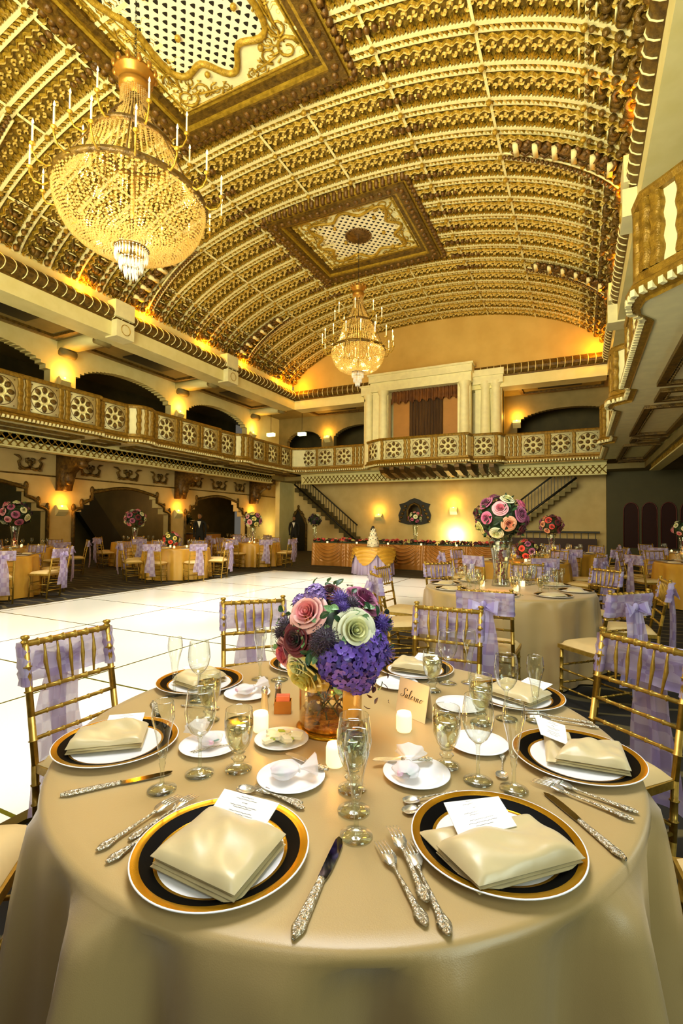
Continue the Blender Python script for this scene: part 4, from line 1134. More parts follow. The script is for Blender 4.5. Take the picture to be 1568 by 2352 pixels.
def napkin(name_label, corners, back=None, card=None, card_label=None, layers=3, z=ZT+.012, seed=0, puff=.02, nk=1):
    """pillowy folded napkin on the four corners (front-left, front-right, back-right, back-left)"""
    rnd = random.Random(seed)
    corners = [(p[0]*nk, p[1]*nk) for p in corners]; back = back and [(p[0]*nk, p[1]*nk) for p in back]
    root = thing('folded_napkin', name_label, 'napkin', (0, 0, 0), 0, 'folded satin napkins')
    c = Vector((sum(p[0] for p in corners)/4, sum(p[1] for p in corners)/4, 0)); root.location = (c.x, c.y, z)
    def quad(cs, z0, th, sd, sag=.0):
        C_ = [(p[0]-c.x, p[1]-c.y) for p in cs]
        def top(i, j):
            x = (1-i)*(1-j)*C_[0][0]+i*(1-j)*C_[1][0]+i*j*C_[2][0]+(1-i)*j*C_[3][0]; y = (1-i)*(1-j)*C_[0][1]+i*(1-j)*C_[1][1]+i*j*C_[2][1]+(1-i)*j*C_[3][1]
            u, v = 2*i-1, 2*j-1; e = max(0, (1-u**6)*(1-v**6))
            w = .0055*sin(3.1*i+5.3*j+sd)+.0045*sin(6*i-4.5*j+sd*2)+.003*sin(11*j+5*i+sd)+.002*sin(17*i+9*j)
            return Vector((x, y, z0+th*e**.45+w*e-sag*max(abs(u), abs(v))**8))
        b = MB(); n = 26
        b.grid(lambda i, j: top(i, j), n, n)
        b.grid(lambda i, j: (top(i, 1-j).x, top(i, 1-j).y, min(z0-.001, top(i, 1-j).z)), n, n)
        return b
    if back:
        bb = quad(back, .004, .010, seed+3); bb.build('back_flap', NAP, root)
    for k in range(layers-1):
        f = .006*(layers-1-k)
        cs = [(p[0]+f*(.5 if i in (0, 1) else .2)*(1 if i in (1, 2) else -1)*.0+(c.x-p[0])*.03*k, p[1]+(c.y-p[1])*.03*k) for i, p in enumerate(corners)]
        quad(cs, .001+.0055*k, .007, seed+k).build('fold_layer', NAP, root)
    quad(corners, .003+.0055*(layers-1), puff, seed+9).build('top_fold', NAP, root)
    if card:
        me_card([(p[0]*(.95 if nk != 1 else 1), p[1]*(.95 if nk != 1 else 1)) for p in card], z+.028, card_label)
    return root
def me_card(cs, z, label):
    """menu card: flat thin quad, slightly raised, with grey print lines"""
    root = thing('menu_card', label, 'card', (cs[0][0], cs[0][1], z), 0, 'printed menu cards')
    P = [Vector((p[0]-cs[0][0], p[1]-cs[0][1], (0 if i < 2 else .010))) for i, p in enumerate(cs)]
    b = MB(); A = [b.av(p) for p in P]; B = [b.av(p-Vector((0, 0, .0012))) for p in P]
    b.af(*A); b.af(*B[::-1]); [b.af(A[i], A[(i+1) % 4], B[(i+1) % 4], B[i]) for i in range(4)]
    b.build('card_sheet', PAPER, root, False)
    b = MB(); ex = (P[1]-P[0]); ey = (P[3]-P[0])
    for k, (v, w) in enumerate(((.88, .24), (.80, .4), (.68, .1), (.56, .5), (.50, .34), (.36, .42), (.28, .5), (.2, .3))):
        p = []; n = 24
        for q in range(n):
            u = .5-w/2+w*q/(n-1); p.append(P[0]+ex*u+ey*(v+.012*(q % 2)*(1 if q % 5 else -1))+Vector((0, 0, .0008)))
        b.tube(p, .00045, 3, flat=.3)
    b.build('print', INKG, root)
    return root
def mixp(a, b, t): return (a[0]+(b[0]-a[0])*t, a[1]+(b[1]-a[1])*t)
napkin('champagne satin napkin folded in a square pouch on the front left plate', [(-.715, .672), (-.515, .664), (-.525, .838), (-.715, .842)], None,
       [(-.705, .815), (-.572, .822), (-.585, .905), (-.728, .898)], 'white menu card tucked into the napkin on the front left plate', 4, seed=1, nk=.962)
napkin('champagne satin napkin folded in a wide pouch on the front right plate', [(-.157, .872), (.008, 1.035), (-.10, 1.128), (-.252, .945)], [(-.225, .925), (-.07, 1.05), (-.12, 1.125), (-.300, .985)],
       [(-.212, .975), (-.118, 1.072), (-.165, 1.148), (-.268, 1.068)], 'white menu card standing out of the napkin on the front right plate', 3, seed=2, puff=.022, nk=.965)
MB_ = MB
def gen_nap(c, ang, lab, cl, w=.17, d=.15, seed=5):
    a = radians(ang); ux, uy = cos(a), sin(a)
    def P(u, v): return (c[0]+ux*u-uy*v, c[1]+uy*u+ux*v)
    napkin(lab, [P(-w/2, -d/2), P(w/2, -d/2), P(w/2, d/2), P(-w/2, d/2)], None, [P(-w*.1, d*.15), P(w*.42, d*.15), P(w*.42, d*.72), P(-w*.1, d*.72)], cl, 3, seed=seed)
gen_nap((CH['L'][0]-.02, CH['L'][1]-.01), 40, 'champagne napkin roll lying on the left plate', 'white menu card tucked into the napkin on the left plate', .19, .13, 11)
napkin('champagne satin napkin pouch folded on the right plate', [(-.06, 1.385), (.112, 1.40), (.10, 1.56), (-.03, 1.50)], [(-.08, 1.38), (.0, 1.40), (-.03, 1.60), (-.10, 1.58)],
       [(-.03, 1.45), (-.10, 1.49), (-.125, 1.60), (-.04, 1.56)], 'white menu card leaning out of the napkin on the right plate', 3, seed=14)
gen_nap(CH['BL'], 80, 'champagne napkin folded on the small plate at the far left', 'white menu card in the napkin at the far left', .16, .13, 12)
gen_nap(CH['BR'], -25, 'champagne napkin folded on the far right plate', 'white menu card in the napkin at the far right', .19, .15, 13)
gen_nap(CH['B'], 0, 'champagne napkin folded on the plate behind the name card', 'white menu card lying on the napkin behind the name card', .17, .15, 15)
def PX(*a): return a
# glasses (measured standing points)
GL = [('flute', (-.404, .907), 'champagne flute with a faceted bowl standing nearest the camera between the two front plates'),
      ('wine', (-.444, .983), 'empty wine glass directly behind the front centre champagne flute'),
      ('water', (-.483, 1.060), 'water goblet last in the centre row of three glasses'),
      ('flute', (-.878, .857), 'champagne flute standing beside the left plate and its knife'),
      ('wine', (-.851, .953), 'tall wine glass between the left flute and the butter dish'),
      ('water', (-.779, 1.014), 'goblet of ice water left of the butter dish'),
      ('flute', (-.142, 1.230), 'champagne flute in front of the right plate'),
      ('wine', (-.225, 1.231), 'wine glass with white reflection left of the right flute'),
      ('water', (-.312, 1.271), 'goblet of ice water in front of the name card'),
      ('flute', (-1.325, 1.345), 'champagne flute in front of the far left plate'),
      ('wine', (-1.205, 1.338), 'wine glass beside the far left plate'),
      ('water', (-1.055, 1.22), 'ice water goblet at the left behind the tall wine glass'),
      ('flute', (-.130, 1.690), 'champagne flute in front of the far right plate'),
      ('wine', (-.215, 1.662), 'wine glass in front of the far right plate'),
      ('water', (-.282, 1.590), 'ice water goblet behind the right wine glass'),
      ('flute', (-1.155, 1.634), 'champagne flute left of the bouquet'),
      ('wine', (-1.08, 1.66), 'wine glass half hidden by the left edge of the bouquet'),
      ('flute', (-.395, 1.975), 'champagne flute behind the name card'),
      ('wine', (-.470, 1.93), 'wine glass behind the name card'),
      ('water', (-.500, 1.815), 'ice water goblet just above the name card')]
for kd, p, lb in GL: glass_at(kd, p, ZT, lb, {'flute': 'champagne flutes on the foreground table', 'wine': 'wine glasses on the foreground table', 'water': 'water goblets on the foreground table'}[kd])
# bread plates, favours
BP = [((-.633, 1.030), 'front left, by the butter dish'), ((-.366, 1.186), 'front right, below the name card'), ((-.925, 1.075), 'left, behind the tall wine glass'),
      ((-.260, 1.425), 'right, behind the wine glass'), ((-1.085, 1.458), 'back left, beside the pepper mill'), ((-.640, 1.815), 'at the back, behind the bouquet'), ((-.37, 1.70), 'back right, behind the name card')]
for k, (p, w) in enumerate(BP):
    tag(link('bread_plate', me_bp, None, (p[0], p[1], ZT)), 'small round white bread plate '+w, 'plate', 'white bread plates')
almond = MB(); almond.ball((0, 0, 0), .011, 10, 8, (1.35, .85, .75))
ALM = {k: almond.mesh('sugared_almond', pbr('almond_'+k, c, .3, scale=5)) for k, c in dict(pink='#f2c4d8', mint='#b4e0d4', cream='#f2ecc4', violet='#d8c4e8').items()}
def favor(p, ang, label):
    t = thing('favor_bag', label, 'favour bag', (p[0], p[1], ZT+.012), radians(ang), 'tulle favour bags')
    b = MB(); n = 22
    def f(i, j):
        a = 2*pi*i; t_ = j
        if t_ < .55: q = t_/.55; r = .033*sin(pi*(.08+.84*q))**.6
        elif t_ < .68: r = .006
        else: r = .006+.034*((t_-.68)/.32)
        w = 1+.12*sin(a*7+t_*4)
        return (-.035+.11*t_, r*cos(a)*w, max(.001, .012*(1 if t_ < .6 else 1.2)+r*.5*sin(a)*w+(.02*max(0, t_-.6))))
    b.grid(f, n, 12, True); b.build('tulle_pouch', TULLE, t)
    MB().tube([(.033, .008*cos(a), .013+.008*sin(a)) for a in [k*pi/4 for k in range(8)]], .002, 4, True).build('ribbon', PAPER, t)
    for k, (c, x, y) in enumerate((('pink', -.022, .012), ('mint', -.012, -.010), ('cream', .002, .008), ('violet', .006, -.012))): link('sugared_almond', ALM[c], t, (x, y, .012), (0, 0, k*1.1))
favor((-.645, 1.025), 35, 'white tulle bag of pastel almonds on the front left bread plate')
favor((-.385, 1.165), 100, 'white tulle bag of pastel almonds on the front right bread plate')
favor((-.93, 1.08), 160, 'white tulle bag of pastel almonds on the left bread plate')
favor((-1.09, 1.455), 60, 'white tulle bag of pastel almonds on the back left bread plate')
# butter dish
d = (-.768, 1.196)
tag(link('butter_dish', me_bp, None, (d[0], d[1], ZT), None, .93), 'white dish with a fine dark rim line holding butter chips', 'dish')
bt = MB(); bt.prism([(-.017, -.012), (.015, -.014), (.018, .01), (-.012, .014)], 0, .009)
BM = pbr('butter', '#f3eecb', .4, scale=30); BG = pbr('green_garnish', '#b9c83c', .4)
me_bt = bt.mesh('butter_chip', BM, False)
for k in range(10):
    a = k*2.4; r = .008+.0045*k
    tag(link('butter_chip', me_bt, None, (d[0]+r*cos(a), d[1]+r*sin(a), ZT+.005+.006*(k % 3)), (.2*sin(k), .15*cos(k), a)), 'pale butter chip heaped in the white dish left of the vase', 'butter', 'butter chips')
for k in range(3): tag(link('garnish_slice', bt.mesh('garnish', BG, False), None, (d[0]+.03*cos(k*2.2), d[1]+.03*sin(k*2.2), ZT+.016), (0, .2, k), .6), 'thin green garnish slice among the butter chips', 'garnish', 'green garnish slices')
# cutlery
cutlery('fork', 'dinner_fork', (-.812, .850), (-.820, .641), FK[0], 'outer silver fork left of the front left plate', .2)
cutlery('fork', 'salad_fork', (-.785, .868), (-.792, .690), FK[1], 'small silver fork tucked between two forks left of the front left plate', .18)
cutlery('fork', 'dinner_fork', (-.762, .835), (-.776, .627), FK[0], 'inner silver fork touching the front left plate', .2)
cutlery('fork', 'dinner_fork', (-.354, .905), (-.215, .751), FK[0], 'outer silver fork at the front centre, left of the front right plate', .2)
cutlery('fork', 'salad_fork', (-.345, .950), (-.225, .790), FK[1], 'silver fork lying over the other two at the front centre', .18, ZT+.006)
cutlery('fork', 'dinner_fork', (-.309, .929), (-.179, .749), FK[0], 'inner silver fork touching the front right plate', .2)
cutlery('knife', 'dinner_knife', (-.427, .885), (-.386, .640), KN, 'silver knife with dark reflective blade between the two front plates', .235)
cutlery('knife', 'dinner_knife', (-.912, .925), (-1.059, .731), KN, 'silver knife below the left plate', .235)
cutlery('knife', 'dinner_knife', (-.075, 1.245), (.075, 1.064), KN, 'silver knife right of the front right plate', .235)
cutlery('fork', 'dinner_fork', (-.085, 1.305), (.112, 1.248), FK[0], 'upper silver fork below the right plate', .2)
cutlery('fork', 'dinner_fork', (-.105, 1.285), (.100, 1.212), FK[0], 'lower silver fork below the right plate', .2)
cutlery('spoon', 'teaspoon', (-.721, .936), (-.555, .953), SP, 'silver spoon above the front left plate', .165)
cutlery('fork', 'dessert_fork', (-.69, .955), (-.54, .935), FK[1], 'silver dessert fork above the front left plate', .18, ZT+.001)
cutlery('spoon', 'teaspoon', (-.356, 1.057), (-.25, 1.16), SP, 'upper silver spoon left of the front right plate', .165)
cutlery('spoon', 'teaspoon', (-.343, 1.018), (-.26, 1.14), SP, 'lower silver spoon half under the front right plate rim', .165)
cutlery('knife', 'butter_knife', (-.700, 1.115), (-.560, 1.085), BK, 'butter knife across the front left bread plate', .15, ZT+.013)
cutlery('knife', 'butter_knife', (-.483, 1.184), (-.345, 1.255), BK, 'butter knife across the front right bread plate', .15, ZT+.013)
cutlery('spoon', 'teaspoon', (-.175, 1.27), (-.19, 1.40), SP, 'silver spoon beside the right flute', .165)
cutlery('fork', 'dinner_fork', (-.165, 1.735), (.035, 1.745), FK[0], 'silver fork below the far right plate', .2)
cutlery('fork', 'dinner_fork', (-.155, 1.70), (.05, 1.715), FK[0], 'silver fork nearest the right edge below the far right plate', .2)
cutlery('spoon', 'teaspoon', (-1.10, 1.30), (-1.22, 1.27), SP, 'silver spoon beside the far left plate', .165)
cutlery('knife', 'dinner_knife', (-1.13, 1.10), (-1.33, 1.25), KN, 'silver knife between the left plate and the far left plate', .235)
cutlery('spoon', 'teaspoon', (-.86, 1.13), (-.95, 1.02), SP, 'silver spoon by the left bread plate', .165)
# candles
def votive(p, label, s_=1):
    t = thing('votive_candle', label, 'candle', (p[0], p[1], ZT), 0, 'glowing votive candles'); 
    if s_ != 1: t.scale = (s_,)*3
    MB().lathe([(0, 0), (.021, 0), (.0235, .006), (.0235, .045), (.021, .055), (.015, .053), (.013, .046), (0, .045)], 28).build('wax_cup', VOT, t)
    MB().lathe([(0, .046), (.003, .051), (0, .060)], 8).build('flame', FLAME, t)
    return t
for p, l in (((-.867, 1.233), 'glowing votive candle between the ice water goblet and the vase'), ((-.481, 1.43), 'glowing votive candle in front of the name card'), ((-.572, 1.146), 'glowing votive candle behind the centre row of glasses')):
    votive(p, l); plight('votive_glow', (p[0], p[1], ZT+.085), .35, '#ffb24a', .015)
# salt, pepper, sugar
def shaker(p, label, m, nm):
    t = thing(nm, label, 'shaker', (p[0], p[1], ZT)); 
    MB().lathe([(0, 0), (.016, 0), (.014, .01), (.0095, .05), (.0105, .058)], 8).build('glass_body', m, t, False)
    MB().lathe([(.0115, .058), (.0118, .07), (.008, .078), (0, .08)], 14).build('cap', SILVER, t)
shaker((-.950, 1.372), 'salt shaker with silver cap left of the sugar box', pbr('salt_glass', '#f0dca4', .2), 'salt_shaker')
shaker((-.935, 1.432), 'dark pepper shaker with silver cap behind the sugar box', pbr('pepper_glass', '#6e5a34', .2), 'pepper_shaker')
t = thing('sugar_caddy', 'small amber box holding pink sweetener packets beside the vase', 'caddy', (-.888, 1.385), radians(35)) if False else thing('sugar_caddy', 'small amber box holding pink sweetener packets beside the vase', 'caddy', (-.885, 1.385, ZT), radians(28))
b = MB()
b.box(-.028, .028, -.018, -.016, 0, .04); b.box(-.028, .028, .016, .018, 0, .04); b.box(-.028, -.026, -.016, .016, 0, .04); b.box(.026, .028, -.016, .016, 0, .04); b.box(-.026, .026, -.016, .016, 0, .003)
b.build('box', pbr('amber_acrylic', '#b5762c', .2), t, False)
pk = MB(); pk.box(-.022, .022, -.0012, .0012, 0, .052); me_pk = pk.mesh('sweetener_packet', pbr('pink_packet', '#f0825c', .5), False)
for k in range(6): tag(link('sweetener_packet', me_pk, None, (-.885-.0055*(k-2.5)*sin(radians(28)), 1.385+.0055*(k-2.5)*cos(radians(28)), ZT+.004), (0, 0, radians(28))), 'pink sweetener packet standing in the amber box', 'packet', 'pink sweetener packets')
# name card with script
cc = thing('name_card', 'folded ivory tent card reading Salerno in black script right of the bouquet', 'card', (-.475, 1.560, ZT))
P0, P1 = Vector((-.555, 1.562, 0)), Vector((-.438, 1.505, 0)); ctr = Vector((-.475, 1.560, 0)); P0 -= ctr; P1 -= ctr
du = (P1-P0).normalized(); nn = Vector((du.y, -du.x, 0))   # towards the camera
W = (P1-P0).length; CHt = .112; lean = .022
for s_, nm in ((1, 'front_leaf'), (-1, 'back_leaf')):
    b = MB(); q = [P0, P1, P1-nn*lean, P0-nn*lean]
    base = -nn*2*lean if s_ < 0 else Vector((0, 0, 0))
    A = [P0+base, P1+base, P1-nn*lean+Vector((0, 0, CHt)), P0-nn*lean+Vector((0, 0, CHt))]
    th = nn*.0006*s_; i1 = [b.av(p+th) for p in A]; i2 = [b.av(p-th) for p in A]; b.af(*i1); b.af(*i2[::-1]); [b.af(i1[k], i1[(k+1) % 4], i2[(k+1) % 4], i2[k]) for k in range(4)]
    b.build(nm, IVORYP, cc, False)
LET = []   # strokes in letter space, x advance, slanted later
def Lc(*p): LET.append(bez(p, 12))
Lc((.95, 1.45), (.5, 1.75), (.1, 1.35), (.45, .95)); Lc((.45, .95), (.85, .5), (.55, 0), (.05, .08)); Lc((.05, .08), (-.35, .2), (-.2, .55), (.1, .45)); Lc((.95, 1.45), (1.1, 1.3), (1.0, 1.15), (.85, 1.25))
x = 1.1
def la(x): Lc((x+.5, .55), (x+.2, .8), (x-.05, .35), (x+.1, .05)); Lc((x+.1, .05), (x+.25, -.1), (x+.45, .3), (x+.5, .6)); Lc((x+.5, .6), (x+.45, .3), (x+.4, -.05), (x+.75, .12))
def ll(x): Lc((x, .1), (x+.3, .6), (x+.55, 1.5), (x+.3, 1.5)); Lc((x+.3, 1.5), (x+.05, 1.4), (x+.05, -.3), (x+.5, .12))
def le(x): Lc((x, .2), (x+.4, .4), (x+.45, .75), (x+.25, .65)); Lc((x+.25, .65), (x-.02, .4), (x, -.15), (x+.55, .15))
def lr(x): Lc((x, .15), (x+.1, .4), (x+.15, .6), (x+.2, .7)); Lc((x+.2, .7), (x+.15, .5), (x+.3, .62), (x+.35, .5)); Lc((x+.35, .5), (x+.25, .1), (x+.3, -.05), (x+.6, .15))
def ln_(x): Lc((x, .6), (x+.1, .7), (x+.08, .3), (x+.05, 0)); Lc((x+.05, 0), (x+.2, .6), (x+.5, .8), (x+.42, .4)); Lc((x+.42, .4), (x+.35, .1), (x+.4, -.08), (x+.7, .15))
def lo_(x): Lc((x+.35, .6), (x, .65), (x-.1, 0), (x+.25, .03)); Lc((x+.25, .03), (x+.6, .1), (x+.55, .6), (x+.35, .6)); Lc((x+.35, .6), (x+.5, .45), (x+.65, .5), (x+.75, .6))
la(1.0); ll(1.75); le(2.35); lr(2.95); ln_(3.65); lo_(4.5)
b = MB(); k_ = W*.74/5.25
for st in LET:
    pts = []; rad = []
    for i, (u, v) in enumerate(st):
        a = st[max(0, i-1)]; c = st[min(len(st)-1, i+1)]; dx, dy = c[0]-a[0], c[1]-a[1]; l = hypot(dx, dy) or 1
        uu = W*.11+(u+.32*v)*k_; vv = CHt*.47+v*k_*1.05
        t_ = vv/CHt; pts.append(P0+du*uu+Vector((0, 0, vv))-nn*(lean*t_)+nn*.0012); rad.append(.00045+.0010*max(0, -dy/l))
    b.tube(pts, rad, 5)
b.build('lettering', INK, cc)

# ------------------------------------------------------------------ flowers
def rose_mesh(kind, seed=0, big=1):
    b = MB(); rnd = random.Random(seed)
    rings = [(3, .15, .62), (3, .27, .64), (4, .42, .60), (5, .60, .50), (5, .78, .34), (6, .96, .12)]
    for ri, (n, r, top) in enumerate(rings):
        b.m = 1 if ri < 3 else 0
        for k in range(n):
            a0 = 2*pi*k/n+ri*.9+rnd.uniform(-.15, .15); hw = pi/n*1.4; tp = top+rnd.uniform(-.04, .04); curl = .06+.035*ri
            def f(i, j):
                u = i*2-1; a = a0+u*hw*(.45+.55*j**.5); edge = (1-u*u)**.5 if abs(u) < 1 else 0
                rr = r*(.30+.70*sin(min(1, j*1.15)*pi/2))+curl*max(0, j-.7)*3.3*(.5+.5*edge)
                z = -.35+(tp+.35)*j**.8*(.80+.20*edge)-curl*1.6*max(0, j-.8)*5*.5
                return (rr*cos(a), rr*sin(a), z)
            b.grid(f, 7, 7)
    b.m = 1; b.ball((0, 0, .28), .11, 7, 5, (1, 1, 2.2))
    return b.mesh('rose', list(PM[kind]))
ROSE = {}
def rose(kind):
    if kind not in ROSE: ROSE[kind] = rose_mesh(kind, len(ROSE))
    return ROSE[kind]
def hyd_mesh(kind):
    b = MB(); n = 54; rnd = random.Random(3)
    b.m = 1; b.ball((0, 0, -.05), .72, 10, 8)
    for k in range(n):
        z = 1-1.5*(k+.5)/n; r = sqrt(max(0, 1-z*z)); a = k*2.4; c = Vector((r*cos(a), r*sin(a), z*.85))
        q = Vector((0, 0, 1)).rotation_difference((c+Vector((rnd.uniform(-.3, .3), rnd.uniform(-.3, .3), rnd.uniform(-.2, .3)))).normalized()).to_matrix().to_4x4(); b.x = Matrix.Translation(c*rnd.uniform(.8, .92)) @ q
        for p in range(4):
            pa = p*pi/2+k; b.m = 0 if (k*7+p) % 3 else 1
            cen = b.av((cos(pa)*.14, sin(pa)*.14, .015)); ring = []
            for q2 in range(7):
                t = q2*2*pi/7; ring.append(b.av((cos(pa)*.15+.125*cos(t+pa), sin(pa)*.15+.125*sin(t+pa), .05+.03*cos(t)+.015*(q2 % 2))))
            for q2 in range(7): b.af(cen, ring[q2], ring[(q2+1) % 7])
    b.x = None
    return b.mesh('hydrangea', list(PM[kind]))
def thistle_mesh(kind):
    b = MB(); n = 130
    b.m = 1; b.ball((0, 0, 0), .62, 10, 8); 
    for k in range(n):
        z = 1-2*(k+.5)/n; r = sqrt(1-z*z); a = k*2.4; c = Vector((r*cos(a), r*sin(a), z)); b.m = k % 2
        t = c.orthogonal().normalized()*.06; s_ = c.cross(t).normalized()*.06
        v = [b.av(c*.55+t), b.av(c*.55-t*.5+s_), b.av(c*.55-t*.5-s_), b.av(c*1.0)]; b.af(v[0], v[1], v[3]); b.af(v[1], v[2], v[3]); b.af(v[2], v[0], v[3])
        b.octa(c*.97, .05, .05)
    return b.mesh('thistle', list(PM[kind]))
def leaf_mesh(m, nm='leaf'):
    b = MB(); b.grid(lambda i, j: ((j*2-1)*.28*sin(pi*min(1, i*1.02))**.8, i, .10*sin(pi*i)+.08*abs(j*2-1)), 7, 5); return b.mesh(nm, m)
LEAF = leaf_mesh(GREEN); LEAFV = leaf_mesh(GREENL, 'variegated_leaf'); LEAFB = leaf_mesh(BURGL, 'burgundy_leaf')
HYD = {k: hyd_mesh(k) for k in ('purple', 'lilac')}; THI = {k: thistle_mesh(k) for k in ('purple', 'plum')}
def orient(d, roll=0):
    q = Vector((0, 0, 1)).rotation_difference(Vector(d).normalized()); return (q.to_matrix() @ Matrix.Rotation(roll, 3, 'Z')).to_euler()
# foreground bouquet; offsets are right/up/towards-camera in metres about its centre
BC = Vector((-.684, 1.355, 1.035))
toC = (Vector((0, 0, 1.38))-BC).normalized(); rt = toC.cross(Vector((0, 0, 1))).normalized()*-1; upv = toC.cross(rt)*-1
rt = Vector((cos(radians(26)), sin(radians(26)), 0)); upv = rt.cross(-toC).normalized(); upv = upv if upv.z > 0 else -upv
bq = thing('flower_bouquet', 'round bouquet of pink, white and mauve roses with purple hydrangea in the amber vase', 'bouquet', tuple(BC))
PXM = 1.52/1121
def flo(nm, me, u, v, r, depth=1, tilt=0):
    """u, v offset from the bouquet centre as seen in the reference (px at 1.5 m)"""
    x, y = (u-765)*PXM, -(v-1462)*PXM; R2 = .155; d = sqrt(max(.0004, R2*R2-x*x-y*y)) if x*x+y*y < R2*R2 else .01
    p = rt*x+upv*y+toC*d*depth; nd = (p*1.0+toC*.06).normalized()
    return link(nm, me, bq, tuple(p-nd*r*PXM*.25), orient(nd, random.uniform(0, 6)), r*PXM*1.05)
flo('rose', rose('pink'), 706, 1412, 37); flo('rose', rose('cream'), 812, 1450, 40); flo('rose', rose('mauve'), 838, 1376, 38)
flo('rose', rose('burg'), 756, 1362, 20); flo('rose', rose('burg'), 682, 1468, 32); flo('rose', rose('blush'), 652, 1500, 38)
flo('rose', rose('yellow'), 700, 1552, 46); flo('rose', rose('peach'), 690, 1436, 26, .85); flo('rose', rose('cream'), 682, 1527, 24, .9)
flo('hydrangea', HYD['purple'], 785, 1520, 52); flo('hydrangea', HYD['purple'], 835, 1508, 48); flo('hydrangea', HYD['purple'], 825, 1555, 40)
flo('hydrangea', HYD['lilac'], 722, 1372, 28); flo('hydrangea', HYD['lilac'], 690, 1388, 22); flo('hydrangea', HYD['purple'], 860, 1475, 28)
flo('rose', rose('mauve'), 812, 1572, 26, .8)
for u, v, r, k in ((779, 1380, 22, 'purple'), (803, 1392, 22, 'plum'), (880, 1432, 26, 'purple'), (882, 1500, 27, 'purple'), (748, 1470, 32, 'plum'), (655, 1440, 26, 'plum'), (735, 1480, 24, 'plum'), (640, 1455, 18, 'plum'), (785, 1400, 16, 'purple')):
    flo('thistle', THI[k], u, v, r)
rnd = random.Random(5)
for k in range(90):
    a = rnd.uniform(0, 6.28); q = sqrt(rnd.random())*1.0; u, v = 765+138*q*cos(a), 1462+132*q*sin(a)
    x, y = (u-765)*PXM, -(v-1462)*PXM; d = sqrt(max(.0004, .155**2-x*x-y*y)); side = 1 if rnd.random() < .72 else -1
    p = rt*x+upv*y+toC*d*side; nd = p.normalized(); tn = nd.orthogonal().normalized(); tn = (Matrix.Rotation(rnd.uniform(0, 6.28), 3, nd) @ tn); yv = (tn*.8+nd*.55).normalized()
    zx = yv.cross(nd).normalized(); M = Matrix((zx, yv, zx.cross(yv))).transposed(); me = LEAFV if rnd.random() < .45 else LEAF
    link(me.name.split('.')[0], me, bq, tuple(p*.93), M.to_euler(), rnd.uniform(.022, .034))
for (u, v) in ((755, 1400), (735, 1425), (765, 1412), (845, 1405), (862, 1418), (842, 1425), (770, 1350), (795, 1347), (648, 1408), (640, 1425), (715, 1497), (856, 1478), (765, 1566), (778, 1575), (875, 1560)):
    x, y = (u-765)*PXM, -(v-1462)*PXM; d = sqrt(max(.0004, .160**2-x*x-y*y)); p = rt*x+upv*y+toC*(d+.004); nd = (p.normalized()+toC*.3).normalized(); tn = (Matrix.Rotation(rnd.uniform(0, 6.28), 3, nd) @ nd.orthogonal().normalized()); yv = (tn+nd*.35).normalized()
    zx = yv.cross(nd).normalized(); M = Matrix((zx, yv, zx.cross(yv))).transposed(); link('variegated_leaf' if (u+v) % 2 else 'leaf', LEAFV if (u+v) % 2 else LEAF, bq, tuple(p*.97), M.to_euler(), .036)
b = MB(); b.ball((0, 0, 0), .128, 20, 14, (1, 1, .95)); b.build('foliage_core', GREEND, bq)
b = MB()
for k in range(14):
    a = k*.9; b.tube([(.05*cos(a), .05*sin(a), -.09), (.03*cos(a+1), .03*sin(a+1), -.19), (.07*cos(a+2.3), .07*sin(a+2.3), -.262)], .0022, 5)
b.build('stems', GREEND, bq)
for k in range(34):
    a = rnd.uniform(2.6, 5.6); rr = rnd.uniform(.04, .085); z = rnd.uniform(-.262, -.16)
    link('burgundy_leaf', LEAFB, bq, (rr*cos(a), rr*sin(a), z), (rnd.uniform(0, 3), rnd.uniform(0, 3), a), rnd.uniform(.022, .036))
for k in range(10):
    t_ = k/9; p = rt*(.135+.03*sin(k*2.0))+Vector((0, 0, -.115-.10*t_))+toC*.03
    link('burgundy_leaf', LEAFB, bq, tuple(p), (k, k*.7, k*1.3), .022)
# vase
vs = thing('glass_vase', 'wide amber glass cylinder vase holding the bouquet at the centre of the foreground table', 'vase', (-.690, 1.350, ZT))
MB().lathe([(0, .010), (.088, .012), (.095, .02), (.097, .14), (.100, .178), (.098, .178), (.095, .14), (.093, .022), (.086, .015), (0, .015)], 48).build('glass_wall', GLASSG, vs)
MB().lathe([(0, 0), (.102, 0), (.106, .006), (.1, .011), (0, .011)], 48).build('foot', GOLDL, vs)
wm = pbr('amber_gel_beads', '#e09a3c', .15, col2='#8a3a18', scale=45, bump=.8, bscale=60, coat=.6)
b = MB(); b.lathe([(0, .016), (.091, .016), (.092, .034), (.05, .040), (0, .038)], 36); b.build('gel_beads', wm, vs)
b = MB(); b.grid(lambda i, j: (.0905*cos(radians(-40+212*i)), .0905*sin(radians(-40+212*i)), .05+.118*j), 30, 2); b.build('gold_liner', pbr('amber_satin_liner', '#f0c050', .3, .1, col2='#e0a838', scale=6, bump=.3, bscale=12), vs)

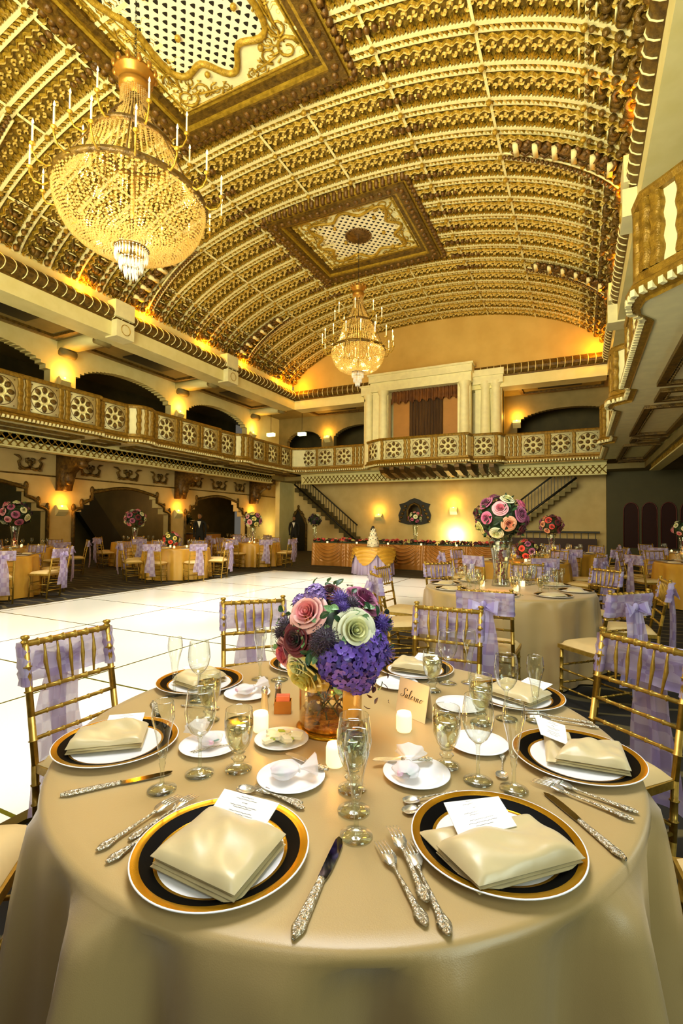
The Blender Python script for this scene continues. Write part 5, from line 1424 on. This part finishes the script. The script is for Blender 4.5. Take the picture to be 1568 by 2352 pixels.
# generic arrangement for the other tables
def make_arr(cols, R, nr, seed, label, loc, tall, group, dark=False, vase=True, vcol=None):
    rnd = random.Random(seed); x, y, z = loc
    zc = tall+R*.75 if tall else R*.7+.05
    t = thing('flower_arrangement', label, 'flowers', (x, y, z+(tall if tall else .05)), 0, group)
    h = zc-(tall if tall else .05)
    b = MB(); b.ball((0, 0, h), R*.8, 14, 10, (1, 1, .85)); 
    for k in range(240):
        zz = 1-2*(k+.5)/240; r = sqrt(1-zz*zz); a = k*2.4+rnd.uniform(-.2, .2); c = Vector((r*cos(a), r*sin(a), zz*.88)); p = c*R*rnd.uniform(.72, 1.02)+Vector((0, 0, h))
        tn = Vector((rnd.uniform(-1, 1), rnd.uniform(-1, 1), rnd.uniform(-1, 1))).normalized()*R*.13; s_ = tn.cross(c).normalized()*R*.06
        b.m = k % 3 % 2; v = [b.av(p-tn), b.av(p+s_+c*R*.05), b.av(p+tn+c*R*.06), b.av(p-s_+c*R*.05)]; b.af(*v)
    o = b.build('foliage', [GREEND, GREEN] if not dark else [GREEND, BURGL], t, False); 
    for k in range(nr):
        zz = 1-1.75*(k+.5)/nr; r = sqrt(max(0, 1-zz*zz)); a = k*2.4+seed; c = Vector((r*cos(a), r*sin(a), zz*.88)); kd = cols[k % len(cols)]
        link('rose', rose(kd), t, tuple(c*R*.93+Vector((0, 0, h))), orient(c, k), R*rnd.uniform(.2, .27))
    if tall:
        v = thing('trumpet_vase', label.replace('arrangement', 'vase under the arrangement') if False else 'clear glass vase under the '+' '.join(label.split()[:9]), 'vase', (x, y, z), 0, 'tall glass vases')
        w = vcol or R*.36
        MB().lathe([(0, 0), (w*.75, 0), (w*.7, .02), (w*.55, tall*.3), (w*.75, tall*.7), (w, tall*.92), (w*.85, tall), (w*.8, tall), (w*.92, tall*.9), (w*.5, tall*.3), (w*.5, .03), (0, .03)], 24).build('glass_wall', GLASS, v)
        b = MB()
        for k in range(40): a = k*2.4; q = rnd.random(); b.octa((w*.4*q*cos(a), w*.4*q*sin(a), .03+tall*.7*k/40), .012, .018)
        b.build('berry_fill', PM['burg'][0], v, False)
    return t

# ------------------------------------------------------------------ other round tables
TABS = [((-.66, 5.15), 'the second table', CLOTH, 1, True, 8),
        ((-.95, 9.2), 'the third table', CLOTHY, 2, False, 8),
        ((-.4, 12.6), 'the right staircase table', CLOTHY, 3, False, 8),
        ((2.0, 10.4), 'the right edge table', CLOTHY, 4, False, 8),
        ((-9.8, 5.25), 'the left edge table', CLOTHY, 5, False, 8),
        ((-9.2, 9.35), 'the yellow table mid left', CLOTHY, 6, False, 8),
        ((-9.65, 13.3), 'the yellow corner table', CLOTHY, 7, False, 8),
        ((-12.5, 7.6), 'the dim far left table', CLOTHY, 8, False, 6),
        ((-12.9, 11.4), 'the dim arcade table', CLOTHY, 9, False, 6),
        ((-12.6, 16.2), 'the deepest left table', CLOTHY, 10, False, 6),
        ((2.3, 14.6), 'the dim right gallery table', CLOTHY, 11, False, 6)]
A0 = {0: 0, 1: 20, 2: 10, 3: 30, 4: -20, 5: -70, 6: -40, 7: 0, 8: 20, 9: 10, 10: 0}
pos8 = lambda a: GP[min(GP, key=lambda g: abs((g-a+180) % 360-180))]
for ti, (c, nm, m, sd, full, nc) in enumerate(TABS):
    round_table(c, 'round banquet table hidden under the cloth of '+nm)
    cloth_at(c, m, 'floor length satin tablecloth on '+nm, sd)
    for k in range(nc):
        ang = (A0[ti]+360/nc*k) % 360
        if ti == 0: ang = (-88, -48, 2, 48, 88, 135, 180, -142)[k]
        rr = 1.08 if ti else (1.2, 1.16, 1.06, 1.08, 1.1, 1.05, 1.06, 1.08)[k]
        # place names relative to the viewer: bearing of the camera from the table is roughly -y
        view = atan2(-c[1], -c[0]); rel = (ang-math.degrees(view)) % 360  # 0 = camera side, 90 = right as seen
        PH_ = {0: 'on the camera side', 45: 'on the near right side', 90: 'on the right side', 135: 'on the far right side', 180: 'on the far side', 225: 'on the far left side', 270: 'on the left side', 315: 'on the near left side', 360: 'on the camera side'}
        step = 360/nc
        if nc == 8: key = round(rel/45)*45 % 360
        else: key = [0, 45, 135, 180, 225, 315][int(round((rel % 360)/60)) % 6]
        place_chair(c, ang, rr, 'gold chair with lavender sash at %s, %s' % (nm, PH_[key]), 'chiavari chairs at '+nm, full, radians(random.uniform(-5, 5)))
    # settings
    for k in range(nc):
        ang = radians((A0[ti]+360/nc*k+(0 if ti else 2)) % 360)
        if ti == 0: ang = radians((-88, -44, 2, 48, 88, 135, 180, -138)[k])
        p = (c[0]+.62*cos(ang), c[1]+.62*sin(ang))
        tag(link('charger_plate', me_chg, None, (p[0], p[1], ZT)), 'black rimmed charger plate set on %s' % nm, 'plate', 'charger plates on '+nm)
        if ti == 0 or k % 2 == 0:
            def Q(u, v): return (p[0]+cos(ang)*u-sin(ang)*v, p[1]+sin(ang)*u+cos(ang)*v)
            b = MB(); b.grid(lambda i, j: ((i-.5)*.15, (j-.5)*.19, .012+.02*max(0, (1-(2*i-1)**6)*(1-(2*j-1)**6))**.4), 8, 8)
            o = b.build('folded_napkin', NAP, None); o.location = (p[0], p[1], ZT); o.rotation_euler = (0, 0, ang); tag(o, 'champagne napkin on a charger plate on %s' % nm, 'napkin', 'napkins on '+nm)
        for dn, (kd, rr, da) in enumerate((('wine', .45, .28), ('flute', .53, .30), ('water', .37, .26))):
            if ti and dn == 1: continue
            if ti > 4 and dn == 2: continue
            q = (c[0]+rr*cos(ang+da), c[1]+rr*sin(ang+da)); glass_at(kd, q, ZT, {'wine': 'wine glass', 'flute': 'champagne flute', 'water': 'ice water goblet'}[kd]+' standing on %s' % nm, 'glasses on '+nm)
    for k in range(3):
        a = k*2.1+1; q = (c[0]+.24*cos(a), c[1]+.24*sin(a)); votive(q, 'glowing votive candle on %s' % nm)['group'] = 'votives on '+nm
    plight('votive_glow', (c[0]-.05, c[1]-.3, ZT+.12), 2.0, '#ffa63a', .03)
MX = ['rose', 'mauve', 'cream', 'blush', 'burg', 'yellow', 'pink', 'mauve']
make_arr(['mauve', 'cream', 'rose', 'mauve', 'rose', 'peach', 'blush', 'yellow', 'burg'], .27, 20, 3, 'large rose and greenery arrangement towering over the second table', (-.74, 5.3, ZT), .50, 'tall flower arrangements', vcol=.125)
make_arr(['coral', 'burg', 'yellow', 'mauve'], .21, 18, 4, 'low dark red and yellow arrangement on the table beyond the second table', (-.85, 9.3, ZT), 0, 'low flower arrangements', True)
make_arr(['burg', 'coral', 'peach', 'mauve'], .27, 20, 5, 'red and peach arrangement on a slim vase near the right staircase', (-.60, 12.6, ZT), .45, 'tall flower arrangements', True)
make_arr(['cream', 'mauve', 'blush', 'plum'], .36, 22, 6, 'dim purple and white arrangement at the left edge of the frame', (-12.6, 7.35, ZT), .55, 'tall flower arrangements')
make_arr(['blush', 'cream', 'burg', 'mauve'], .34, 22, 7, 'pink and cream arrangement on a clear vase by the left arcade', (-12.95, 11.3, ZT), .5, 'tall flower arrangements')
make_arr(['coral', 'yellow', 'blush'], .22, 16, 8, 'low coral arrangement on the yellow table left of the dance floor', (-9.5, 9.45, ZT), 0, 'low flower arrangements')
make_arr(['mauve', 'yellow', 'blush', 'cream'], .3, 20, 9, 'mauve and yellow arrangement on the table at the far left corner of the dance floor', (-9.75, 13.3, ZT), .52, 'tall flower arrangements')
make_arr(['plum', 'cream', 'plum'], .3, 14, 10, 'dark arrangement with white blooms beside the left staircase', (-10.3, 18.5, .0), 1.35, 'tall flower arrangements', True)
make_arr(['blush', 'rose', 'cream'], .24, 18, 11, 'bright pink arrangement standing high behind the cake in front of the mirror', (-5.05, 16.1, .0), 1.45, 'tall flower arrangements')
make_arr(['coral', 'burg'], .15, 10, 12, 'small pink arrangement at the lower left edge of the frame', (-10.1, 5.5, ZT), 0, 'low flower arrangements')
make_arr(['blush', 'cream', 'burg'], .24, 14, 13, 'dim arrangement under the right gallery', (2.3, 14.6, ZT), .4, 'tall flower arrangements')

# foreground chairs
for ang, rr, lb, dr in ((179.5, 1.035, 'gold chiavari chair with lavender sash at the left of the foreground table', 0), (136, 1.33, 'gold chiavari chair with sash behind the bouquet on its left', 0), (91, 1.15, 'gold chiavari chair with sash behind the name card', 0),
                        (48.5, 1.06, 'gold chiavari chair with sash at the right of the foreground table', 0), (7, 1.12, 'gold chair whose cushion shows at the right edge of the frame', 0), (-142, 1.1, 'gold chair whose cushion shows at the lower left edge of the frame', 0)):
    place_chair(TC, ang, rr, lb, 'chiavari chairs around the foreground table', True, dr)
# a few loose chairs on the left
# ------------------------------------------------------------------ head table, cake table
ht = thing('head_table', 'long head table hidden under copper swags at the back', 'table', (-4.9, 14.8, 0))
MB().box(-3.15, 3.15, -.35, .35, .70, .745).build('tabletop', MATS['plywood'], ht, False)
for sx in (-3, -1, 1, 3): MB().box(sx-.03, sx+.03, -.3, .3, 0, .70).build('leg', DARKI, ht, False)
b = MB(); X0, X1, Y0, Y1 = -8.1, -1.7, 14.4, 15.2
b.box(X0, X1, Y0, Y1, .747, .757)
nsw = 5; wsw = (X1-X0)/nsw
def swag(i, j):
    x = X0+(X1-X0)*i; t_ = ((x-X0)/wsw) % 1; c = 1-(2*t_-1)**2; ztop = .757; z = ztop-.74*j
    f = .05*sin((z+.45*c)*55)*c*max(0, min(1, (z-.12)*6)) + .03*sin(x*40)*(1-c)+.02*sin(x*22)*j
    return (x, Y0-.04-.04*j+f*.6-.08*c*sin(pi*j), z)
b.grid(swag, 360, 40)
b.grid(lambda i, j: (X0-.02-.02*sin(i*30)*j, Y0+(Y1-Y0)*i, .757-.745*j), 40, 6)
tag(b.build('swagged_tablecloth', COPPER, None), 'copper satin cloth with gathered swags on the long head table', 'tablecloth')
GC = ['coral', 'coral', 'burg', 'coral', 'yellow', 'burg', 'coral', 'peach']
for s_ in range(6):
    x0 = X0+.4+s_*1.08
    if s_ == 0: wd = 'at its left end'
    else: wd = ['', 'second from the left', 'behind the cake', 'right of the cake', 'second from the right', 'at its right end'][s_]
    t = thing('flower_garland', 'low garland of red and coral blooms on the head table, %s' % wd, 'flowers', (x0, 14.75, .757), 0, 'garlands along the head table')
    rnd = random.Random(s_); b = MB()
    for k in range(120):
        p = Vector((rnd.uniform(-.5, .5), rnd.uniform(-.12, .12), .03+rnd.uniform(0, .10))); q = Vector((rnd.uniform(-1, 1), rnd.uniform(-1, 1), rnd.uniform(0, 1))).normalized()*.06; w = q.orthogonal().normalized()*.025
        b.af(b.av(p-q), b.av(p+w), b.av(p+q), b.av(p-w)); b.mi[-1] = k % 2
    b.box(-.5, .5, -.08, .08, .002, .05)
    b.build('greenery', [GREEND, BURGL], t, False)
    for k in range(9): link('rose', rose(GC[(k+s_) % 8]), t, (-.46+.115*k, rnd.uniform(-.12, .02), .10+rnd.uniform(0, .05)), (rnd.uniform(-.2, 1.0), 0, k), rnd.uniform(.05, .07))
    c = thing('votive_candle', 'tiny glowing votive candle on the head table front edge, %s' % wd, 'candle', (x0+.1, 14.52, .757), 0, 'votives on the head table')
    MB().lathe([(0, 0), (.03, 0), (.032, .06), (0, .06)], 12).build('wax_cup', VOT, c)
CT = (-5.18, 12.7)
round_table(CT, 'small round cake table hidden under its skirts', .52)
o = tablecloth(.53, seed=21, nf=18).build('underskirt', LAVS, None); o.location = (CT[0], CT[1], -.002); tag(o, 'lavender satin underskirt of the cake table', 'tablecloth')
b = MB()
def cov(i, j):
    a = 2*pi*i; sw = abs(sin(a*3)); r = .0 if j < .001 else (.545*min(1, j/.45) if j < .45 else .552+.05*(j-.45)); drop = 0 if j < .45 else (j-.45)/.55*(.18+.30*sw)
    r += (.035*sin(drop*60+sw*4)*(1 if j > .5 else 0))*.8+(.07*j if j > .5 else 0)
    return (r*cos(a), r*sin(a), .762-drop)
b.grid(cov, 150, 26, True); o = b.build('gold_overlay', CLOTHY, None); o.location = (CT[0], CT[1], 0); tag(o, 'gathered gold satin overlay on the cake table', 'tablecloth')
ck = thing('tiered_cake', 'white four tier wedding cake with dark dots on the gold cake table', 'cake', (CT[0]-.02, CT[1], .765))
z = .015; MB().lathe([(0, 0), (.2, 0), (.2, .012), (0, .014)], 28).build('cake_board', SILVER, ck)
ICE = pbr('white_icing', '#f6f0d6', .6, scale=30)
for r, h in ((.17, .14), (.135, .13), (.10, .12), (.07, .10)):
    b = MB(); b.lathe([(0, z), (r, z), (r, z+h-.01), (r-.012, z+h), (0, z+h)], 28); b.m = 1
    for k in range(12): a = k*pi/6+z*9; b.ball((r*cos(a), r*sin(a), z+h*(.35+.3*(k % 2))), .014, 6, 5)
    b.build('cake_tier', [ICE, INK], ck); z += h
b = MB(); b.ball((0, -.02, z+.03), .05, 8, 6); b.ball((-.03, -.05, z-.02), .035, 6, 5); b.build('topper', INK, ck)
# ------------------------------------------------------------------ person in the far left arcade
def person(loc, label, rz):
    t = thing('person', label, 'person', loc, rz)
    me = bpy.data.meshes.new('body'); V = [(0, 0, .98), (0, 0, 1.15), (0, .01, 1.35), (0, .01, 1.46), (0, 0, 1.53), (0, .01, 1.62), (0, .02, 1.74), (-.19, 0, 1.42), (-.24, .0, 1.14), (-.22, .06, .9), (-.22, .08, .82), (.19, 0, 1.42), (.24, 0, 1.14), (.2, .08, .92), (.2, .1, .84),
         (-.1, 0, .92), (-.11, .01, .5), (-.11, -.01, .08), (-.11, .1, .03), (.1, 0, .92), (.11, .01, .5), (.11, -.01, .08), (.11, .1, .03)]
    E_ = [(0, 1), (1, 2), (2, 3), (3, 4), (4, 5), (5, 6), (3, 7), (7, 8), (8, 9), (9, 10), (3, 11), (11, 12), (12, 13), (13, 14), (0, 15), (15, 16), (16, 17), (17, 18), (0, 19), (19, 20), (20, 21), (21, 22)]
    me.from_pydata(V, E_, []); o = link('body', me, t)
    R_ = [.15, .14, .16, .1, .055, .085, .075, .07, .05, .035, .04, .07, .05, .035, .04, .1, .065, .045, .04, .1, .065, .045, .04]
    md = o.modifiers.new('skin', 'SKIN'); sk = me.skin_vertices[0].data if me.skin_vertices else None
    if sk is None:
        bb = bmesh.new(); bb.from_mesh(me); bb.verts.layers.skin.verify(); bb.to_mesh(me); bb.free(); sk = me.skin_vertices[0].data
    for i, r in enumerate(R_): sk[i].radius = (r, r*.75 if i < 4 else r); sk[i].use_root = (i == 0)
    s2 = o.modifiers.new('sub', 'SUBSURF'); s2.levels = 2; s2.render_levels = 2
    me.materials.append(pbr('dark_suit', '#15130f', .8))
    MB().ball((0, .045, 1.655), .088, 12, 10, (.85, .95, 1.2)).build('face', pbr('skin_tone', '#8a6040', .6), t)
    MB().ball((0, .015, 1.69), .098, 12, 8, (.9, .95, .95)).build('hair', DARKI, t)
    MB().prism([(-.07, 1.46), (.07, 1.46), (0, 1.2)], .115, .135, 'xz').build('shirt_front', PAPER, t, False)
    return t
person((-13.35, 14.75, 0), 'person in a dark suit standing left of the far left arch', radians(-150))
person((-12.45, 20.3, 0), 'person in a dark suit standing in front of the gothic doorway', radians(200))
# buffet with glowing globes in the third arch
bf = thing('buffet_table', 'small buffet with amber cloth in the far left arch', 'table', (-15.3, 17.0, 0))
MB().box(-.4, .4, -.9, .9, .9, .95).build('tabletop', DARKI, bf, False); MB().box(-.38, .38, -.88, .88, 0, .9).build('skirt', COPPER, bf, False)
for k, yy in enumerate((16.5, 16.9, 17.3)):
    g = thing('glass_globe', 'glowing glass globe on the buffet in the far left arch, %s' % ('nearest', 'middle', 'farthest')[k], 'lamp', (-15.3, yy, .95), 0, 'globes on the buffet')
    MB().lathe([(.05, 0), (.03, .06), (.13, .18), (.15, .28), (.1, .38), (.05, .4)], 16).build('globe', GLASSG, g); MB().ball((0, 0, .2), .05, 8, 6).build('flame', pbr('globe_flame_%d' % k, '#ffd890', .5, emis='#ffb050', estr=8), g)
pp = thing('potted_plant', 'dark leafy plant in the far left arch beside the globes', 'plant', (-15.2, 15.9, 0))
MB().lathe([(0, 0), (.16, 0), (.2, .35), (.17, .35), (0, .33)], 16).build('pot', BROWN, pp)
b = MB(); rnd = random.Random(1)
for k in range(110):
    a = rnd.uniform(0, 6.28); e = rnd.uniform(.2, 1.4); d = Vector((cos(a)*cos(e), sin(a)*cos(e), sin(e))); p = Vector((0, 0, 1.3)); L_ = rnd.uniform(.3, .6); w = d.cross(Vector((0, 0, 1))).normalized()*.05
    q = p+d*L_*.6; r_ = p+d*L_-Vector((0, 0, .1)); b.af(b.av(p), b.av(q+w), b.av(r_), b.av(q-w))
b.tube([(0, 0, .33), (0, 0, 1.35)], .03, 6); b.build('foliage', GREEND, pp, False)
plight('arch_glow', (-16.0, 17.2, 2.3), 90, '#ffc070', .1)
plight('arch_glow', (-16.2, 12.0, 2.7), 22, '#f0e0a0', .1)
# slanted stair underside in the second arch
MBs = MB(); MBs.prism([(10.9, 3.4), (12.0, 3.4), (14.2, .6), (14.2, 0), (13.5, 0)], -17.2, -16.9, 'yz'); struct(MBs.build('stairs_side', DARKI, None, False), 'dark slanted stair seen through the second arch')

# ------------------------------------------------------------------ lights
W_ = bpy.data.worlds.new('w'); S.world = W_; W_.use_nodes = True
W_.node_tree.nodes['Background'].inputs[0].default_value = lin('#fff4dc'); W_.node_tree.nodes['Background'].inputs[1].default_value = .12
def area(name, loc, tgt, e, col, sx, sy):
    o = plight(name, loc, e, col, typ='AREA', shape='RECTANGLE', size=sx, size_y=sy); aim(o, tgt); return o
# cove lamps behind the cornices
for x, s_ in ((XL-.02, 1), (XR+.02, -1)):
    for y in (1.5, 4.2, 5.8, 8.6, 10.7, 13.4, 15.6, 18.2):
        plight('cove_lamp', (x-s_*.0+s_*.02, y, 7.72), 42, '#ffa214', .05)
plight('cove_lamp', (XL+.4, 19.1, 7.75), 45, '#ffa81c', .05); plight('cove_lamp', (XR-.35, 19.1, 7.75), 45, '#ffa81c', .05)
area('hall_fill_up', (-5.6, -2.2, 2.2), (-5.6, 7, 9.5), 760, '#fff2b4', 9, 3).data.spread = radians(120)
area('hall_fill_front', (-3.0, -2.6, 4.2), (-5, 16, 7.5), 420, '#fff4cc', 6, 3).data.spread = radians(90)
area('window_right', (3.4, -.6, 2.6), (.0, 1.6, .4), 95, '#dcf0e4', 1.6, 1.6)
area('overhead_near', (-.9, 1.9, 4.4), (-.66, 1.3, .7), 150, '#f8fbff', 1.8, 1.8)
area('camera_side_fill', (-.3, -.7, 2.8), (-.7, 1.6, .9), 8, '#ffffff', .8, .8)  # added front fill behind the camera, flash-like, for bouquet and table
for x, y in ((-7.0, 2.2), (-4.3, 2.4), (-6.8, 6), (-4.4, 6.2), (-6.8, 9.8), (-4.4, 10)):
    o = plight('dance_floor_fill', (x*1.0, y, 6.9), 2000, '#fffdf2', .15, 'SPOT', spot_size=radians(46), spot_blend=.8); aim(o, (x, y, 0))  # unseen spots added overhead to whiten the dance floor
for x, y, tx, ty, e in ((-4.9, 6.0, -.9, 1.6, 260), (-4.6, 9, -.7, 5.2, 120), (-7.5, 3, -9.8, 5.3, 170), (-7, 7.5, -9.3, 9.3, 190), (-7, 11.5, -9.6, 13.4, 190), (-5, 12, -5, 14.7, 120)):
    o = plight('table_fill_spot', (x, y, 6.9), e, '#ffdf9a', .1, 'SPOT', spot_size=radians(34), spot_blend=.7); aim(o, (tx, ty, .8))  # unseen spots added to brighten the table cloths
o = plight('wall_uplight', (-5.0, 21.75, .95), 120, '#fff0a8', .12)
o = plight('wall_uplight', (-13.8, 21.2, 1.2), 22, '#fff0a8', .1)
plight('pavilion_wash', (-5.6, 15.6, 6.3), 60, '#fff0b0', .2)
plight('soffit_wash', (3.6, 4.5, 1.9), 65, '#e4f0e4', .3)

# ------------------------------------------------------------------ camera
cam = bpy.data.cameras.new('camera'); co = bpy.data.objects.new('camera', cam); COL.objects.link(co)
f = 1121.3; yaw, pitch, roll = radians(26.0), radians(1.464), radians(-.468)
Rr = Matrix(((cos(roll), 0, sin(roll)), (0, 1, 0), (-sin(roll), 0, cos(roll))))
Rp = Matrix(((1, 0, 0), (0, cos(pitch), -sin(pitch)), (0, sin(pitch), cos(pitch))))
Ry = Matrix(((cos(yaw), -sin(yaw), 0), (sin(yaw), cos(yaw), 0), (0, 0, 1)))
R = Ry @ Rp @ Rr
right, fwd, upw = R.col[0], R.col[1], R.col[2]
M = Matrix((right, upw, -fwd)).transposed().to_4x4(); M.translation = Vector((0, 0, 1.38)); co.matrix_world = M
cam.sensor_fit = 'VERTICAL'; cam.sensor_height = 36; cam.lens = 36*f/2352; cam.clip_start = .02; cam.clip_end = 200
S.camera = co
S.view_settings.view_transform = 'Standard'; S.view_settings.look = 'None'; S.view_settings.gamma = 1; S.view_settings.exposure = 0
